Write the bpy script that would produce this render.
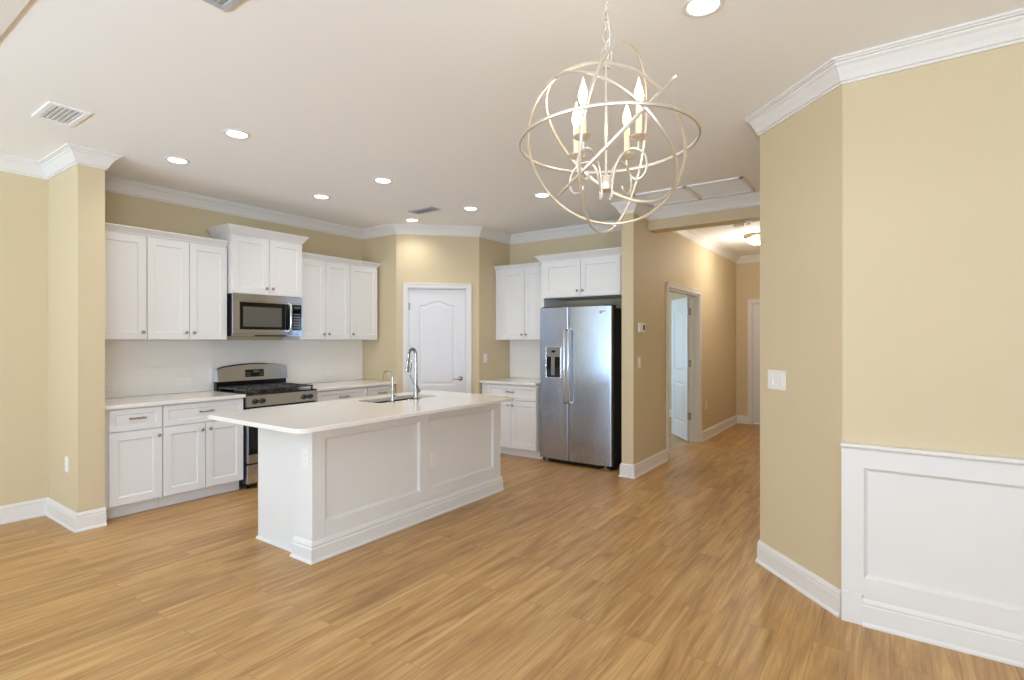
import bpy, bmesh, math, random
from mathutils import Vector, Matrix

for o in list(bpy.data.objects):
    bpy.data.objects.remove(o)
SC = bpy.context.scene
COL = SC.collection
PI = math.pi
R2 = math.sqrt(2)
CEIL = 2.86

# ------------------------------------------------------------------ camera
YAW = math.atan2(378, 535)
EYE = 1.43
cam_data = bpy.data.cameras.new('camera')
cam_data.sensor_width = 36
cam_data.lens = 535 / 1024 * 36
cam_data.clip_start = 0.02
cam = bpy.data.objects.new('camera', cam_data)
cam.location = (0, 0, EYE)
cam.rotation_euler = (PI / 2, 0, YAW)
COL.objects.link(cam)
SC.camera = cam

# ------------------------------------------------------------------ view and world
SC.view_settings.view_transform = 'Standard'
SC.view_settings.look = 'None'
SC.view_settings.gamma = 1.0
SC.view_settings.use_curve_mapping = False
SC.view_settings.exposure = 0.03
SC.cycles.use_denoising = True
SC.cycles.max_bounces = 10
SC.cycles.diffuse_bounces = 6
SC.cycles.sample_clamp_indirect = 6.0
world = bpy.data.worlds.new('daylight')
SC.world = world
world.use_nodes = True
bgn = world.node_tree.nodes['Background']
bgn.inputs['Color'].default_value = (0.48, 0.70, 1.0, 1)
bgn.inputs['Strength'].default_value = 1.6


# ------------------------------------------------------------------ large lights: added daylight fills, and the study window
def lamp(name, kind, loc, energy, color, rot=(0, 0, 0), **kw):
    d = bpy.data.lights.new(name, kind)
    d.energy = energy
    d.color = color
    for k, v in kw.items():
        setattr(d, k, v)
    o = bpy.data.objects.new(name, d)
    o.location = loc
    o.rotation_euler = rot
    COL.objects.link(o)
    return o


DAY = (0.60, 0.785, 1.0)
WARM = (1.0, 0.88, 0.70)
SOFT = (1.0, 0.97, 0.95)
for wx, en, tilt, tint in ((-4.35, 175, 1.28, (0.45, 0.70, 1.0)), (-1.6, 250, 1.42, (0.68, 0.83, 1.0)), (1.2, 75, 1.40, DAY)):
    lamp('daylight_fill', 'AREA', (wx, -4.0, 0.75), en, tint, (PI / 2 + tilt, 0, 0), shape='RECTANGLE', size=2.1, size_y=1.2)  # fill lamps turned up at the ceiling, standing in for bounced daylight
lamp('daylight_fill', 'AREA', (2.8, -2.0, 1.3), 170, DAY, (PI / 2 + 0.45, 0, PI / 2), shape='RECTANGLE', size=2.2, size_y=1.3)  # added side fill from an unseen, assumed window, brightens island front and cabinets
lamp('study_window_daylight', 'AREA', (-5.3, 8.3, 1.4), 55, (0.55, 0.80, 1.0), (PI / 2, 0, -PI / 2), shape='RECTANGLE', size=1.8, size_y=1.6)


# ------------------------------------------------------------------ materials
def new_mat(name):
    m = bpy.data.materials.new(name)
    m.use_nodes = True
    nt = m.node_tree
    b = nt.nodes['Principled BSDF']
    return m, nt, b


def lin(r, g, b):
    f = lambda c: (c / 255 / 12.92) if c / 255 <= 0.04045 else ((c / 255 + 0.055) / 1.055) ** 2.4
    return (f(r), f(g), f(b), 1)


def paint(name, rgb, rough=0.5, bump=0.02, scale=60, spec=0.35, var=0.02):
    m, nt, b = new_mat(name)
    N = nt.nodes
    tc = N.new('ShaderNodeTexCoord')
    nz = N.new('ShaderNodeTexNoise')
    nz.inputs['Scale'].default_value = scale
    nz.inputs['Detail'].default_value = 4
    nt.links.new(tc.outputs['Object'], nz.inputs['Vector'])
    mx = N.new('ShaderNodeMixRGB')
    c = lin(*rgb)
    mx.inputs[1].default_value = tuple(x * (1 - var) for x in c[:3]) + (1,)
    mx.inputs[2].default_value = tuple(min(1, x * (1 + var)) for x in c[:3]) + (1,)
    nt.links.new(nz.outputs['Fac'], mx.inputs[0])
    nt.links.new(mx.outputs[0], b.inputs['Base Color'])
    b.inputs['Roughness'].default_value = rough
    b.inputs['Specular IOR Level'].default_value = spec
    if bump:
        bp = N.new('ShaderNodeBump')
        bp.inputs['Strength'].default_value = bump
        bp.inputs['Distance'].default_value = 0.01
        nt.links.new(nz.outputs['Fac'], bp.inputs['Height'])
        nt.links.new(bp.outputs['Normal'], b.inputs['Normal'])
    return m


def metal(name, rgb, rough=0.3, brushed=None, aniso=0.0, metallic=1.0):
    m, nt, b = new_mat(name)
    b.inputs['Base Color'].default_value = lin(*rgb)
    b.inputs['Metallic'].default_value = metallic
    b.inputs['Roughness'].default_value = rough
    if brushed:
        N = nt.nodes
        tc = N.new('ShaderNodeTexCoord')
        mp = N.new('ShaderNodeMapping')
        mp.inputs['Scale'].default_value = brushed
        nz = N.new('ShaderNodeTexNoise')
        nz.inputs['Scale'].default_value = 8
        nz.inputs['Detail'].default_value = 6
        nt.links.new(tc.outputs['Object'], mp.inputs['Vector'])
        nt.links.new(mp.outputs['Vector'], nz.inputs['Vector'])
        mr = N.new('ShaderNodeMapRange')
        mr.inputs['To Min'].default_value = rough - 0.03
        mr.inputs['To Max'].default_value = rough + 0.04
        nt.links.new(nz.outputs['Fac'], mr.inputs['Value'])
        nt.links.new(mr.outputs['Result'], b.inputs['Roughness'])
    return m


def glow(name, rgb, strength):
    m, nt, b = new_mat(name)
    b.inputs['Base Color'].default_value = lin(*rgb)
    b.inputs['Emission Color'].default_value = lin(*rgb)
    b.inputs['Emission Strength'].default_value = strength
    b.inputs['Roughness'].default_value = 0.4
    return m


def wood_floor():
    m, nt, b = new_mat('oak_plank_floor')
    N, L = nt.nodes, nt.links
    tc = N.new('ShaderNodeTexCoord')
    sw = N.new('ShaderNodeMapping')             # planks run along world Y
    sw.inputs['Rotation'].default_value = (0, 0, PI / 2)
    L.new(tc.outputs['Object'], sw.inputs['Vector'])
    br = N.new('ShaderNodeTexBrick')
    br.offset = 0.37
    br.offset_frequency = 2
    br.inputs['Scale'].default_value = 1.0
    br.inputs['Brick Width'].default_value = 1.22
    br.inputs['Row Height'].default_value = 0.15
    br.inputs['Mortar Size'].default_value = 0.0012
    br.inputs['Mortar Smooth'].default_value = 0.3
    br.inputs['Bias'].default_value = 0.0
    br.inputs['Color1'].default_value = (0, 0, 0, 1)
    br.inputs['Color2'].default_value = (1, 1, 1, 1)
    br.inputs['Mortar'].default_value = (0.5, 0.5, 0.5, 1)
    L.new(sw.outputs['Vector'], br.inputs['Vector'])
    sep = N.new('ShaderNodeSeparateColor')
    L.new(br.outputs['Color'], sep.inputs['Color'])
    # shift the grain of each plank so that neighbours differ
    cmb = N.new('ShaderNodeCombineXYZ')
    ml = N.new('ShaderNodeMath'); ml.operation = 'MULTIPLY'; ml.inputs[1].default_value = 37.0
    L.new(sep.outputs[0], ml.inputs[0])
    L.new(ml.outputs[0], cmb.inputs['X'])
    L.new(ml.outputs[0], cmb.inputs['Z'])
    add = N.new('ShaderNodeVectorMath'); add.operation = 'ADD'
    L.new(tc.outputs['Object'], add.inputs[0])
    L.new(cmb.outputs[0], add.inputs[1])
    st = N.new('ShaderNodeMapping')
    st.inputs['Scale'].default_value = (1.0, 0.09, 1.0)
    L.new(add.outputs[0], st.inputs['Vector'])
    g1 = N.new('ShaderNodeTexNoise')
    g1.inputs['Scale'].default_value = 14
    g1.inputs['Detail'].default_value = 7
    g1.inputs['Roughness'].default_value = 0.62
    g1.inputs['Distortion'].default_value = 1.1
    L.new(st.outputs['Vector'], g1.inputs['Vector'])
    st2 = N.new('ShaderNodeMapping')
    st2.inputs['Scale'].default_value = (1.0, 0.035, 1.0)
    L.new(add.outputs[0], st2.inputs['Vector'])
    g2 = N.new('ShaderNodeTexNoise')
    g2.inputs['Scale'].default_value = 90
    g2.inputs['Detail'].default_value = 3
    L.new(st2.outputs['Vector'], g2.inputs['Vector'])
    ramp = N.new('ShaderNodeValToRGB')
    e = ramp.color_ramp.elements
    e[0].position = 0.30; e[0].color = lin(*FLOOR_DARK)
    e[1].position = 0.72; e[1].color = lin(*FLOOR_LIGHT)
    mid = ramp.color_ramp.elements.new(0.5); mid.color = lin(*FLOOR_MID)
    L.new(g1.outputs['Fac'], ramp.inputs['Fac'])
    fine = N.new('ShaderNodeMixRGB'); fine.blend_type = 'MULTIPLY'; fine.inputs[0].default_value = 0.30
    r2 = N.new('ShaderNodeValToRGB')
    r2.color_ramp.elements[0].position = 0.36; r2.color_ramp.elements[0].color = (0.45, 0.38, 0.30, 1)
    r2.color_ramp.elements[1].position = 0.56; r2.color_ramp.elements[1].color = (1, 1, 1, 1)
    L.new(g2.outputs['Fac'], r2.inputs['Fac'])
    L.new(ramp.outputs[0], fine.inputs[1])
    L.new(r2.outputs[0], fine.inputs[2])
    tone = N.new('ShaderNodeMixRGB'); tone.blend_type = 'MULTIPLY'; tone.inputs[0].default_value = 1.0
    tr = N.new('ShaderNodeValToRGB')
    tr.color_ramp.elements[0].color = (0.90, 0.89, 0.88, 1)
    tr.color_ramp.elements[1].color = (1.06, 1.05, 1.03, 1)
    L.new(sep.outputs[0], tr.inputs['Fac'])
    L.new(fine.outputs[0], tone.inputs[1])
    L.new(tr.outputs[0], tone.inputs[2])
    seam = N.new('ShaderNodeMixRGB'); seam.blend_type = 'MULTIPLY'
    sm = N.new('ShaderNodeMath'); sm.operation = 'MULTIPLY'; sm.inputs[1].default_value = 0.55
    L.new(br.outputs['Fac'], sm.inputs[0])
    L.new(sm.outputs[0], seam.inputs[0])
    L.new(tone.outputs[0], seam.inputs[1])
    seam.inputs[2].default_value = (0.35, 0.27, 0.2, 1)
    L.new(seam.outputs[0], b.inputs['Base Color'])
    rr = N.new('ShaderNodeMapRange')
    rr.inputs['To Min'].default_value = 0.30
    rr.inputs['To Max'].default_value = 0.46
    L.new(g1.outputs['Fac'], rr.inputs['Value'])
    L.new(rr.outputs[0], b.inputs['Roughness'])
    b.inputs['Specular IOR Level'].default_value = 0.45
    bp = N.new('ShaderNodeBump'); bp.inputs['Strength'].default_value = 0.06; bp.inputs['Distance'].default_value = 0.004
    L.new(g2.outputs['Fac'], bp.inputs['Height'])
    L.new(bp.outputs[0], b.inputs['Normal'])
    return m


def marble(name, base, vein, rough, amount=0.35, tile=None):
    m, nt, b = new_mat(name)
    N, L = nt.nodes, nt.links
    tc = N.new('ShaderNodeTexCoord')
    n1 = N.new('ShaderNodeTexNoise'); n1.inputs['Scale'].default_value = 1.7; n1.inputs['Detail'].default_value = 8; n1.inputs['Distortion'].default_value = 1.8
    L.new(tc.outputs['Object'], n1.inputs['Vector'])
    rp = N.new('ShaderNodeValToRGB')
    e = rp.color_ramp.elements
    e[0].position = 0.47; e[0].color = (0, 0, 0, 1)
    e[1].position = 0.53; e[1].color = (0, 0, 0, 1)
    k = e.new(0.5); k.color = (1, 1, 1, 1)
    L.new(n1.outputs['Fac'], rp.inputs['Fac'])
    ml = N.new('ShaderNodeMath'); ml.operation = 'MULTIPLY'; ml.inputs[1].default_value = amount
    L.new(rp.outputs[0], ml.inputs[0])
    mx = N.new('ShaderNodeMixRGB')
    mx.inputs[1].default_value = lin(*base)
    mx.inputs[2].default_value = lin(*vein)
    L.new(ml.outputs[0], mx.inputs[0])
    L.new(mx.outputs[0], b.inputs['Base Color'])
    b.inputs['Roughness'].default_value = rough
    b.inputs['Specular IOR Level'].default_value = 0.5
    return m


FLOOR_DARK, FLOOR_MID, FLOOR_LIGHT = (158, 116, 68), (190, 147, 93), (212, 174, 118)
M = {}
M['floor'] = wood_floor()
M['wall'] = paint('beige_wall_paint', (213, 195, 160), 0.6, 0.03, 120)
M['ceiling'] = paint('ceiling_paint', (246, 245, 243), 0.8, 0.04, 180)
M['trim'] = paint('white_trim_paint', (231, 226, 221), 0.35, 0.0, 40, 0.4, 0.005)
M['cabinet'] = paint('white_cabinet_paint', (232, 230, 228), 0.35, 0.0, 40, 0.4, 0.005)
M['door'] = paint('white_door_paint', (228, 226, 227), 0.38, 0.0, 40, 0.4, 0.005)
M['quartz'] = marble('white_quartz', (240, 235, 228), (222, 214, 204), 0.10, 0.1)
M['splash'] = marble('white_splash_slab', (240, 235, 229), (220, 214, 206), 0.12, 0.08)
M['steel'] = metal('brushed_steel', (208, 216, 230), 0.22, (2, 2, 90))
M['steel_v'] = metal('brushed_steel_vertical', (188, 196, 210), 0.26, (90, 90, 2))
M['basin'] = metal('shaded_sink_steel', (58, 57, 56), 0.34)  # steel darkened so its colour carries the shade inside the bowl
M['bright'] = metal('polished_steel', (226, 228, 232), 0.2)
M['nickel'] = metal('brushed_nickel', (168, 162, 152), 0.30)
M['chrome'] = metal('faucet_nickel', (176, 174, 170), 0.18)
M['champagne'] = metal('champagne_silver_leaf', (222, 214, 200), 0.38, None, 0, 0.8)
M['black'] = paint('black_enamel', (14, 14, 15), 0.22, 0.0, 40, 0.5, 0.0)
M['blackglass'] = paint('black_glass', (8, 8, 9), 0.05, 0.0, 40, 0.6, 0.0)
M['iron'] = paint('cast_iron', (52, 51, 51), 0.3, 0.1, 200, 0.8, 0.1)
M['charcoal'] = paint('charcoal_case', (36, 35, 40), 0.4, 0.03, 100, 0.4, 0.02)
M['window_mesh'] = paint('oven_window_screen', (96, 94, 88), 0.14, 0.0, 40, 0.6, 0.03)
M['plastic'] = paint('white_plastic', (240, 236, 232), 0.35, 0.0, 40, 0.4, 0.0)
M['cream'] = paint('cream_candle_sleeve', (238, 220, 178), 0.5, 0.0, 40, 0.4, 0.0)
M['grey'] = paint('grey_marking', (150, 150, 150), 0.4, 0.0, 40, 0.4, 0.0)
M['ventgrey'] = paint('painted_vent_metal', (244, 244, 244), 0.5, 0.0, 40, 0.3, 0.0)
M['ventdim'] = paint('grey_vent_metal', (186, 185, 188), 0.5, 0.0, 40, 0.3, 0.0)
M['dispgrey'] = paint('dispenser_grey', (128, 124, 122), 0.35, 0.0, 40, 0.5, 0.0)
M['dark'] = paint('dark_duct', (190, 190, 192), 0.8, 0.0, 40, 0.1, 0.0)
M['badge'] = metal('rose_badge', (206, 176, 174), 0.3)
M['bronze'] = metal('aged_nickel', (150, 136, 112), 0.35)
M['lens'] = glow('downlight_lens', (255, 250, 242), 8.0)
M['bulb'] = glow('candle_bulb', (255, 240, 208), 1.6)
M['dome'] = glow('alabaster_dome', (255, 236, 190), 1.3)
M['lcd'] = glow('blue_display', (70, 90, 100), 0.06)
M['amber'] = glow('display_digits', (200, 225, 235), 0.6)


# ------------------------------------------------------------------ mesh helpers
class MB:
    def __init__(self):
        self.bm = bmesh.new()

    def _bevel(self, verts, w, seg=2):
        fs = set()
        es = set()
        for v in verts:
            es.update(v.link_edges)
        bmesh.ops.bevel(self.bm, geom=list(es), offset=w, segments=seg, profile=0.5, affect='EDGES', clamp_overlap=True)

    def box(self, x0, x1, y0, y1, z0, z1, bevel=0.0, seg=2, mat=None):
        r = bmesh.ops.create_cube(self.bm, size=1)
        vs = r['verts']
        c = Vector(((x0 + x1) / 2, (y0 + y1) / 2, (z0 + z1) / 2))
        s = (abs(x1 - x0), abs(y1 - y0), abs(z1 - z0))
        for v in vs:
            p = Vector((v.co.x * s[0], v.co.y * s[1], v.co.z * s[2])) + c
            v.co = mat @ p if mat else p
        if bevel:
            self._bevel(vs, bevel, seg)
        return self

    def prism(self, pts, z0, z1, mat=None, bevel=0.0):
        lo = [self.bm.verts.new((x, y, z0)) for x, y in pts]
        hi = [self.bm.verts.new((x, y, z1)) for x, y in pts]
        n = len(pts)
        self.bm.faces.new(lo[::-1])
        self.bm.faces.new(hi)
        for i in range(n):
            self.bm.faces.new((lo[i], lo[(i + 1) % n], hi[(i + 1) % n], hi[i]))
        if bevel:
            es = [e for e in self.bm.edges if e.is_valid and (all(v in hi for v in e.verts) or all(v in lo for v in e.verts))]
            bmesh.ops.bevel(self.bm, geom=es, offset=bevel, segments=2, profile=0.5, affect='EDGES')
        if mat:
            bmesh.ops.transform(self.bm, matrix=mat, verts=lo + hi)
        return self

    def tube(self, path, r, seg=10, closed=False, cap=True):
        P = [Vector(p) for p in path]
        n = len(P)
        rad = r if isinstance(r, (list, tuple)) else [r] * n
        T = []
        for i in range(n):
            a = P[(i - 1) % n] if (closed or i > 0) else P[i]
            b = P[(i + 1) % n] if (closed or i < n - 1) else P[i]
            T.append((b - a).normalized())
        up = Vector((0, 0, 1)) if abs(T[0].z) < 0.9 else Vector((1, 0, 0))
        nrm = T[0].cross(up).normalized()
        rings = []
        for i in range(n):
            nrm = (nrm - T[i] * nrm.dot(T[i]))
            if nrm.length < 1e-6:
                nrm = T[i].orthogonal()
            nrm.normalize()
            bi = T[i].cross(nrm)
            rings.append([self.bm.verts.new(P[i] + (nrm * math.cos(2 * PI * k / seg) + bi * math.sin(2 * PI * k / seg)) * rad[i]) for k in range(seg)])
        last = n if closed else n - 1
        for i in range(last):
            A, B = rings[i], rings[(i + 1) % n]
            for k in range(seg):
                self.bm.faces.new((A[k], A[(k + 1) % seg], B[(k + 1) % seg], B[k]))
        if cap and not closed:
            self.bm.faces.new(rings[0][::-1])
            self.bm.faces.new(rings[-1])
        return self

    def lathe(self, prof, loc=(0, 0, 0), axis=(0, 0, 1), seg=20):
        """prof: (radius, distance along the axis)"""
        q = Vector((0, 0, 1)).rotation_difference(Vector(axis)).to_matrix()
        L = Vector(loc)
        rings = []
        for r, h in prof:
            if r < 1e-5:
                rings.append([self.bm.verts.new(L + q @ Vector((0, 0, h)))])
            else:
                rings.append([self.bm.verts.new(L + q @ Vector((r * math.cos(2 * PI * k / seg), r * math.sin(2 * PI * k / seg), h))) for k in range(seg)])
        for A, B in zip(rings, rings[1:]):
            if len(A) == 1 and len(B) == 1:
                continue
            for k in range(seg):
                k2 = (k + 1) % seg
                if len(A) == 1:
                    self.bm.faces.new((A[0], B[k], B[k2]))
                elif len(B) == 1:
                    self.bm.faces.new((A[k], A[k2], B[0]))
                else:
                    self.bm.faces.new((A[k], A[k2], B[k2], B[k]))
        if len(rings[0]) > 1:
            self.bm.faces.new(rings[0][::-1])
        if len(rings[-1]) > 1:
            self.bm.faces.new(rings[-1])
        return self

    def strip(self, pts, prof, side=1):
        """moulding swept along a plan polyline with mitres; prof: (out, z); out grows to the left of travel when side=1"""
        P = [Vector(p) for p in pts]
        n = len(P)
        rows = []
        for i in range(n):
            d0 = (P[i] - P[i - 1]).normalized() if i > 0 else None
            d1 = (P[i + 1] - P[i]).normalized() if i < n - 1 else None
            if d0 is None: d0 = d1
            if d1 is None: d1 = d0
            n0 = Vector((-d0.y, d0.x)) * side
            n1 = Vector((-d1.y, d1.x)) * side
            m = (n0 + n1)
            m = m / (1 + n0.dot(n1))
            rows.append([self.bm.verts.new((P[i].x + m.x * o, P[i].y + m.y * o, z)) for o, z in prof])
        k = len(prof)
        for A, B in zip(rows, rows[1:]):
            for j in range(k):
                self.bm.faces.new((A[j], A[(j + 1) % k], B[(j + 1) % k], B[j]))
        self.bm.faces.new(rows[0][::-1])
        self.bm.faces.new(rows[-1])
        return self

    def shaker(self, x0, x1, z0, z1, yb, t=0.02, rail=0.058, rec=0.009, slope=0.006):
        """framed panel; back at y=yb, front at y=yb-t"""
        yf = yb - t
        e = 0.002
        loops = [(0, yb), (0, yf + e), (e, yf), (rail, yf), (rail + slope, yf + rec)]
        rows = []
        for ins, y in loops:
            rows.append([self.bm.verts.new(p) for p in ((x0 + ins, y, z0 + ins), (x1 - ins, y, z0 + ins), (x1 - ins, y, z1 - ins), (x0 + ins, y, z1 - ins))])
        for A, B in zip(rows, rows[1:]):
            for k in range(4):
                self.bm.faces.new((A[k], A[(k + 1) % 4], B[(k + 1) % 4], B[k]))
        self.bm.faces.new(rows[-1])
        self.bm.faces.new(rows[0][::-1])
        return self

    def frame_loop(self, outline_a, outline_b, ya, yb):
        """one band between two closed outlines of equal count (x,z) at two depths"""
        A = [self.bm.verts.new((x, ya, z)) for x, z in outline_a]
        B = [self.bm.verts.new((x, yb, z)) for x, z in outline_b]
        n = len(A)
        for k in range(n):
            self.bm.faces.new((A[k], A[(k + 1) % n], B[(k + 1) % n], B[k]))
        return A, B

    def build(self, name, mat, parent=None, smooth=False, angle=40):
        bmesh.ops.recalc_face_normals(self.bm, faces=self.bm.faces[:])
        me = bpy.data.meshes.new(name)
        self.bm.to_mesh(me)
        self.bm.free()
        me.materials.append(mat)
        if smooth:
            for p in me.polygons:
                p.use_smooth = True
            me.set_sharp_from_angle(angle=math.radians(angle))
        o = bpy.data.objects.new(name, me)
        COL.objects.link(o)
        if parent is not None:
            o.parent = parent
        return o


def thing(name, label, cat, loc=(0, 0, 0), rz=0.0, group=None):
    o = bpy.data.objects.new(name, None)
    o.empty_display_size = 0.1
    o.location = loc
    o.rotation_euler = (0, 0, rz)
    o['label'] = label
    o['category'] = cat
    if group: o['group'] = group
    COL.objects.link(o)
    return o


def tag(o, label, cat, group=None):
    o['label'] = label
    o['category'] = cat
    if group: o['group'] = group
    return o


def struct(o, label=None, cat=None):
    o['kind'] = 'structure'
    if label: o['label'] = label
    if cat: o['category'] = cat
    return o


def dup(root, loc=None, rz=None, label=None, group=None):
    def rec(o, parent):
        c = o.copy()
        COL.objects.link(c)
        c.parent = parent
        for ch in list(o.children):
            rec(ch, c)
        return c
    r = rec(root, None)
    if loc is not None: r.location = loc
    if rz is not None: r.rotation_euler = (0, 0, rz)
    if label: r['label'] = label
    if group: r['group'] = group
    return r


# ------------------------------------------------------------------ the shell
XL = -5.65          # left wall of dining side and kitchen
YK = 4.60           # short wall beside the pantry
YB = 6.00           # wall behind the refrigerator
XH = -2.17          # hall's left wall (hall side)
XR = -0.684         # hall's right wall
YE = 9.78           # hall end
P1, P2 = (-5.01, YK), (-4.28, 5.33)      # pantry corner
A0, A1 = (XR, 3.736), (-0.20, 3.234)     # angled wall near the dining side
YW = 3.234
PX, PY0, PY1 = -4.955, 1.392, 1.562      # wall stub beside the cabinets
XA = -2.30          # alcove side of the hall's left wall

struct(MB().box(-5.9, 3.2, -4.5, 10.1, -0.12, 0).build('floor', M['floor']), 'honey oak plank floor running towards the hall', 'floor')
struct(MB().box(-5.9, 3.2, -4.5, 10.1, CEIL, CEIL + 0.12).build('ceiling', M['ceiling']), 'flat white ceiling over kitchen, dining side and hall', 'ceiling')
struct(MB().box(XL - 0.12, XL, -4.4, YK + 0.12, 0, CEIL).build('wall_left', M['wall']), 'long beige wall behind the range and to its left', 'wall')
struct(MB().box(XL, PX, PY0, PY1, 0, CEIL).build('wall_pier', M['wall']), 'short beige wall stub ending the run of white cabinets', 'wall')
struct(MB().box(XL, P1[0], YK, YK + 0.12, 0, CEIL).build('wall_pantry_side', M['wall']), 'short beige wall between the range counter and the pantry door', 'wall')

PANTRY = Matrix.Translation((P1[0], P1[1], 0)) @ Matrix.Rotation(PI / 4, 4, 'Z')
w = MB()
LEN = math.hypot(P2[0] - P1[0], P2[1] - P1[1])
w.prism([(0, 0), (0.142, 0), (0.142, 0.12), (-0.05, 0.12)], 0, CEIL, PANTRY)
w.prism([(0.872, 0), (LEN, 0), (LEN + 0.05, 0.12), (0.872, 0.12)], 0, CEIL, PANTRY)
w.box(0.142, 0.872, 0, 0.12, 2.082, CEIL, mat=PANTRY)
struct(w.build('wall_pantry', M['wall']), 'angled beige corner wall holding the pantry door', 'wall')
struct(MB().box(-4.4, P2[0], P2[1], YB + 0.12, 0, CEIL).build('wall_pantry_return', M['wall']), 'narrow beige wall right of the pantry door', 'wall')
struct(MB().box(P2[0], XA, YB, YB + 0.12, 0, CEIL).build('wall_back', M['wall']), 'beige wall behind the refrigerator', 'wall')
HD0, HD1, HDT = 6.30, 7.58, 2.06
w = MB()
w.box(XA, XH, 5.25, HD0, 0, CEIL)
w.box(XA, XH, HD1, YE, 0, CEIL)
w.box(XA, XH, HD0, HD1, HDT, CEIL)
struct(w.build('wall_hall_left', M['wall']), 'beige hall wall with the open white double doorway', 'wall')
EDX0, EDX1, EDT = -1.92, -1.10, 2.06
w = MB()
w.box(XA, EDX0, YE, YE + 0.12, 0, CEIL)
w.box(EDX1, -0.55, YE, YE + 0.12, 0, CEIL)
w.box(EDX0, EDX1, YE, YE + 0.12, EDT, CEIL)
struct(w.build('wall_hall_end', M['wall']), 'beige wall at the far end of the hall', 'wall')
w = MB().prism([A0, A1, (-0.15, 3.354), (-0.564, 3.786), (-0.564, YE), (XR, YE)], 0, CEIL)
struct(w.build('wall_angled', M['wall']), 'angled beige wall with the light switch beside the wainscot', 'wall')
struct(MB().box(-0.20, 3.0, YW, YW + 0.12, 0, CEIL).build('wall_right', M['wall']), 'yellow-beige wall above white wainscot', 'wall')
w = MB()
w.box(3.0, 3.12, -4.4, -3.2, 0, CEIL)
w.box(3.0, 3.12, -0.8, YW + 0.12, 0, CEIL)
w.box(3.0, 3.12, -3.2, -0.8, 0, 0.6)
w.box(3.0, 3.12, -3.2, -0.8, 2.3, CEIL)
struct(w.build('wall_dining', M['wall']))
w = MB()
for a, b_ in ((XL - 0.12, -5.45), (-3.25, -2.7), (-0.5, 0.1), (2.3, 3.12)):
    w.box(a, b_, -4.42, -4.3, 0, CEIL)
w.box(XL - 0.12, 3.12, -4.42, -4.3, 2.4, CEIL)
struct(w.build('wall_rear', M['wall']))
# study behind the hall door
w = MB()
w.box(-5.6, XA, 9.87, 9.99, 0, CEIL)
w.box(-5.72, -5.6, 6.12, 9.99, 0, CEIL)
struct(w.build('wall_study', M['wall']), 'pale wall of the room beyond the open hall doorway', 'wall')
# beams
struct(MB().box(XH, XR, 5.67, 5.87, 2.634, CEIL).build('trim_1', M['wall']), 'beige header beam across the mouth of the hall', 'beam')
b = MB(); b.box(XL, -1.4, 0.30, 0.668, CEIL - 0.011, CEIL, 0.009, 3)
struct(b.build('trim_2', M['trim']), 'white moulded ceiling band at the upper left corner of the picture', 'trim')

# crown mouldings
def crown_prof(h=0.115, p=0.085):
    t = CEIL
    return [(0, t), (0, t - h), (0.010, t - h), (0.010, t - h + 0.012), (0.020, t - h + 0.015), (0.022, t - h + 0.026), (0.030, t - h + 0.042), (0.040, t - h + 0.058),
            (0.050, t - 0.040), (0.062, t - 0.030), (0.064, t - 0.022), (p - 0.010, t - 0.020), (p - 0.010, t - 0.012), (p, t - 0.012), (p, t)]

CP = crown_prof()
struct(MB().strip([(XL, -4.3), (XL, PY0), (PX, PY0), (PX, PY1), (XL, PY1), (XL, YK), P1, P2, (P2[0], YB),
                   (XA, YB), (XA, 5.25), (XH, 5.25), (XH, 5.67), (XR, 5.67), A0, A1, (3.0, YW)][::-1], CP, 1).build('trim_3', M['trim']),
       'white crown moulding around kitchen and dining ceiling', 'crown moulding')
struct(MB().strip([(XH, 5.87), (XH, YE), (XR, YE), (XR, 5.87)][::-1], CP, 1).build('trim_4', M['trim']),
       'white crown moulding around the hall ceiling', 'crown moulding')

# baseboards
BP = [(0, 0), (0.026, 0), (0.026, 0.010), (0.017, 0.020), (0.016, 0.100), (0.013, 0.104), (0.013, 0.112), (0.016, 0.115), (0.012, 0.128), (0.006, 0.138), (0, 0.138)]
def baseboard(name, pts, label, side=1):
    struct(MB().strip(pts, BP, side).build(name, M['trim']), label, 'baseboard')
baseboard('baseboard_left', [(XL, -4.3), (XL, PY0), (PX, PY0), (PX, PY1 + 0.004)], 'white baseboard along the left wall and around the stub', -1)
baseboard('baseboard_hall', [(XA, 5.30), (XA, 5.25), (XH, 5.25), (XH, HD0 - 0.062)], 'white baseboard between refrigerator and hall doorway', -1)
baseboard('baseboard_hall_left', [(XH, HD1 + 0.062), (XH, YE), (EDX0 - 0.062, YE)], 'white baseboard at the far end of the hall', -1)
baseboard('baseboard_angled', [(XR, YE), A0, A1], 'white baseboard below the light switch on the angled wall', -1)
baseboard('baseboard_right', [(-0.114, YW - 0.018), (3.0, YW - 0.018)], 'white baseboard along the foot of the wainscot', -1)
baseboard('baseboard_pantry_return', [P2, (P2[0], 5.40)], 'white baseboard right of the pantry door', -1)
baseboard('baseboard_study', [(XA, 9.87), (-5.6, 9.87)], 'white baseboard of the room beyond the hall door', 1)

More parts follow.
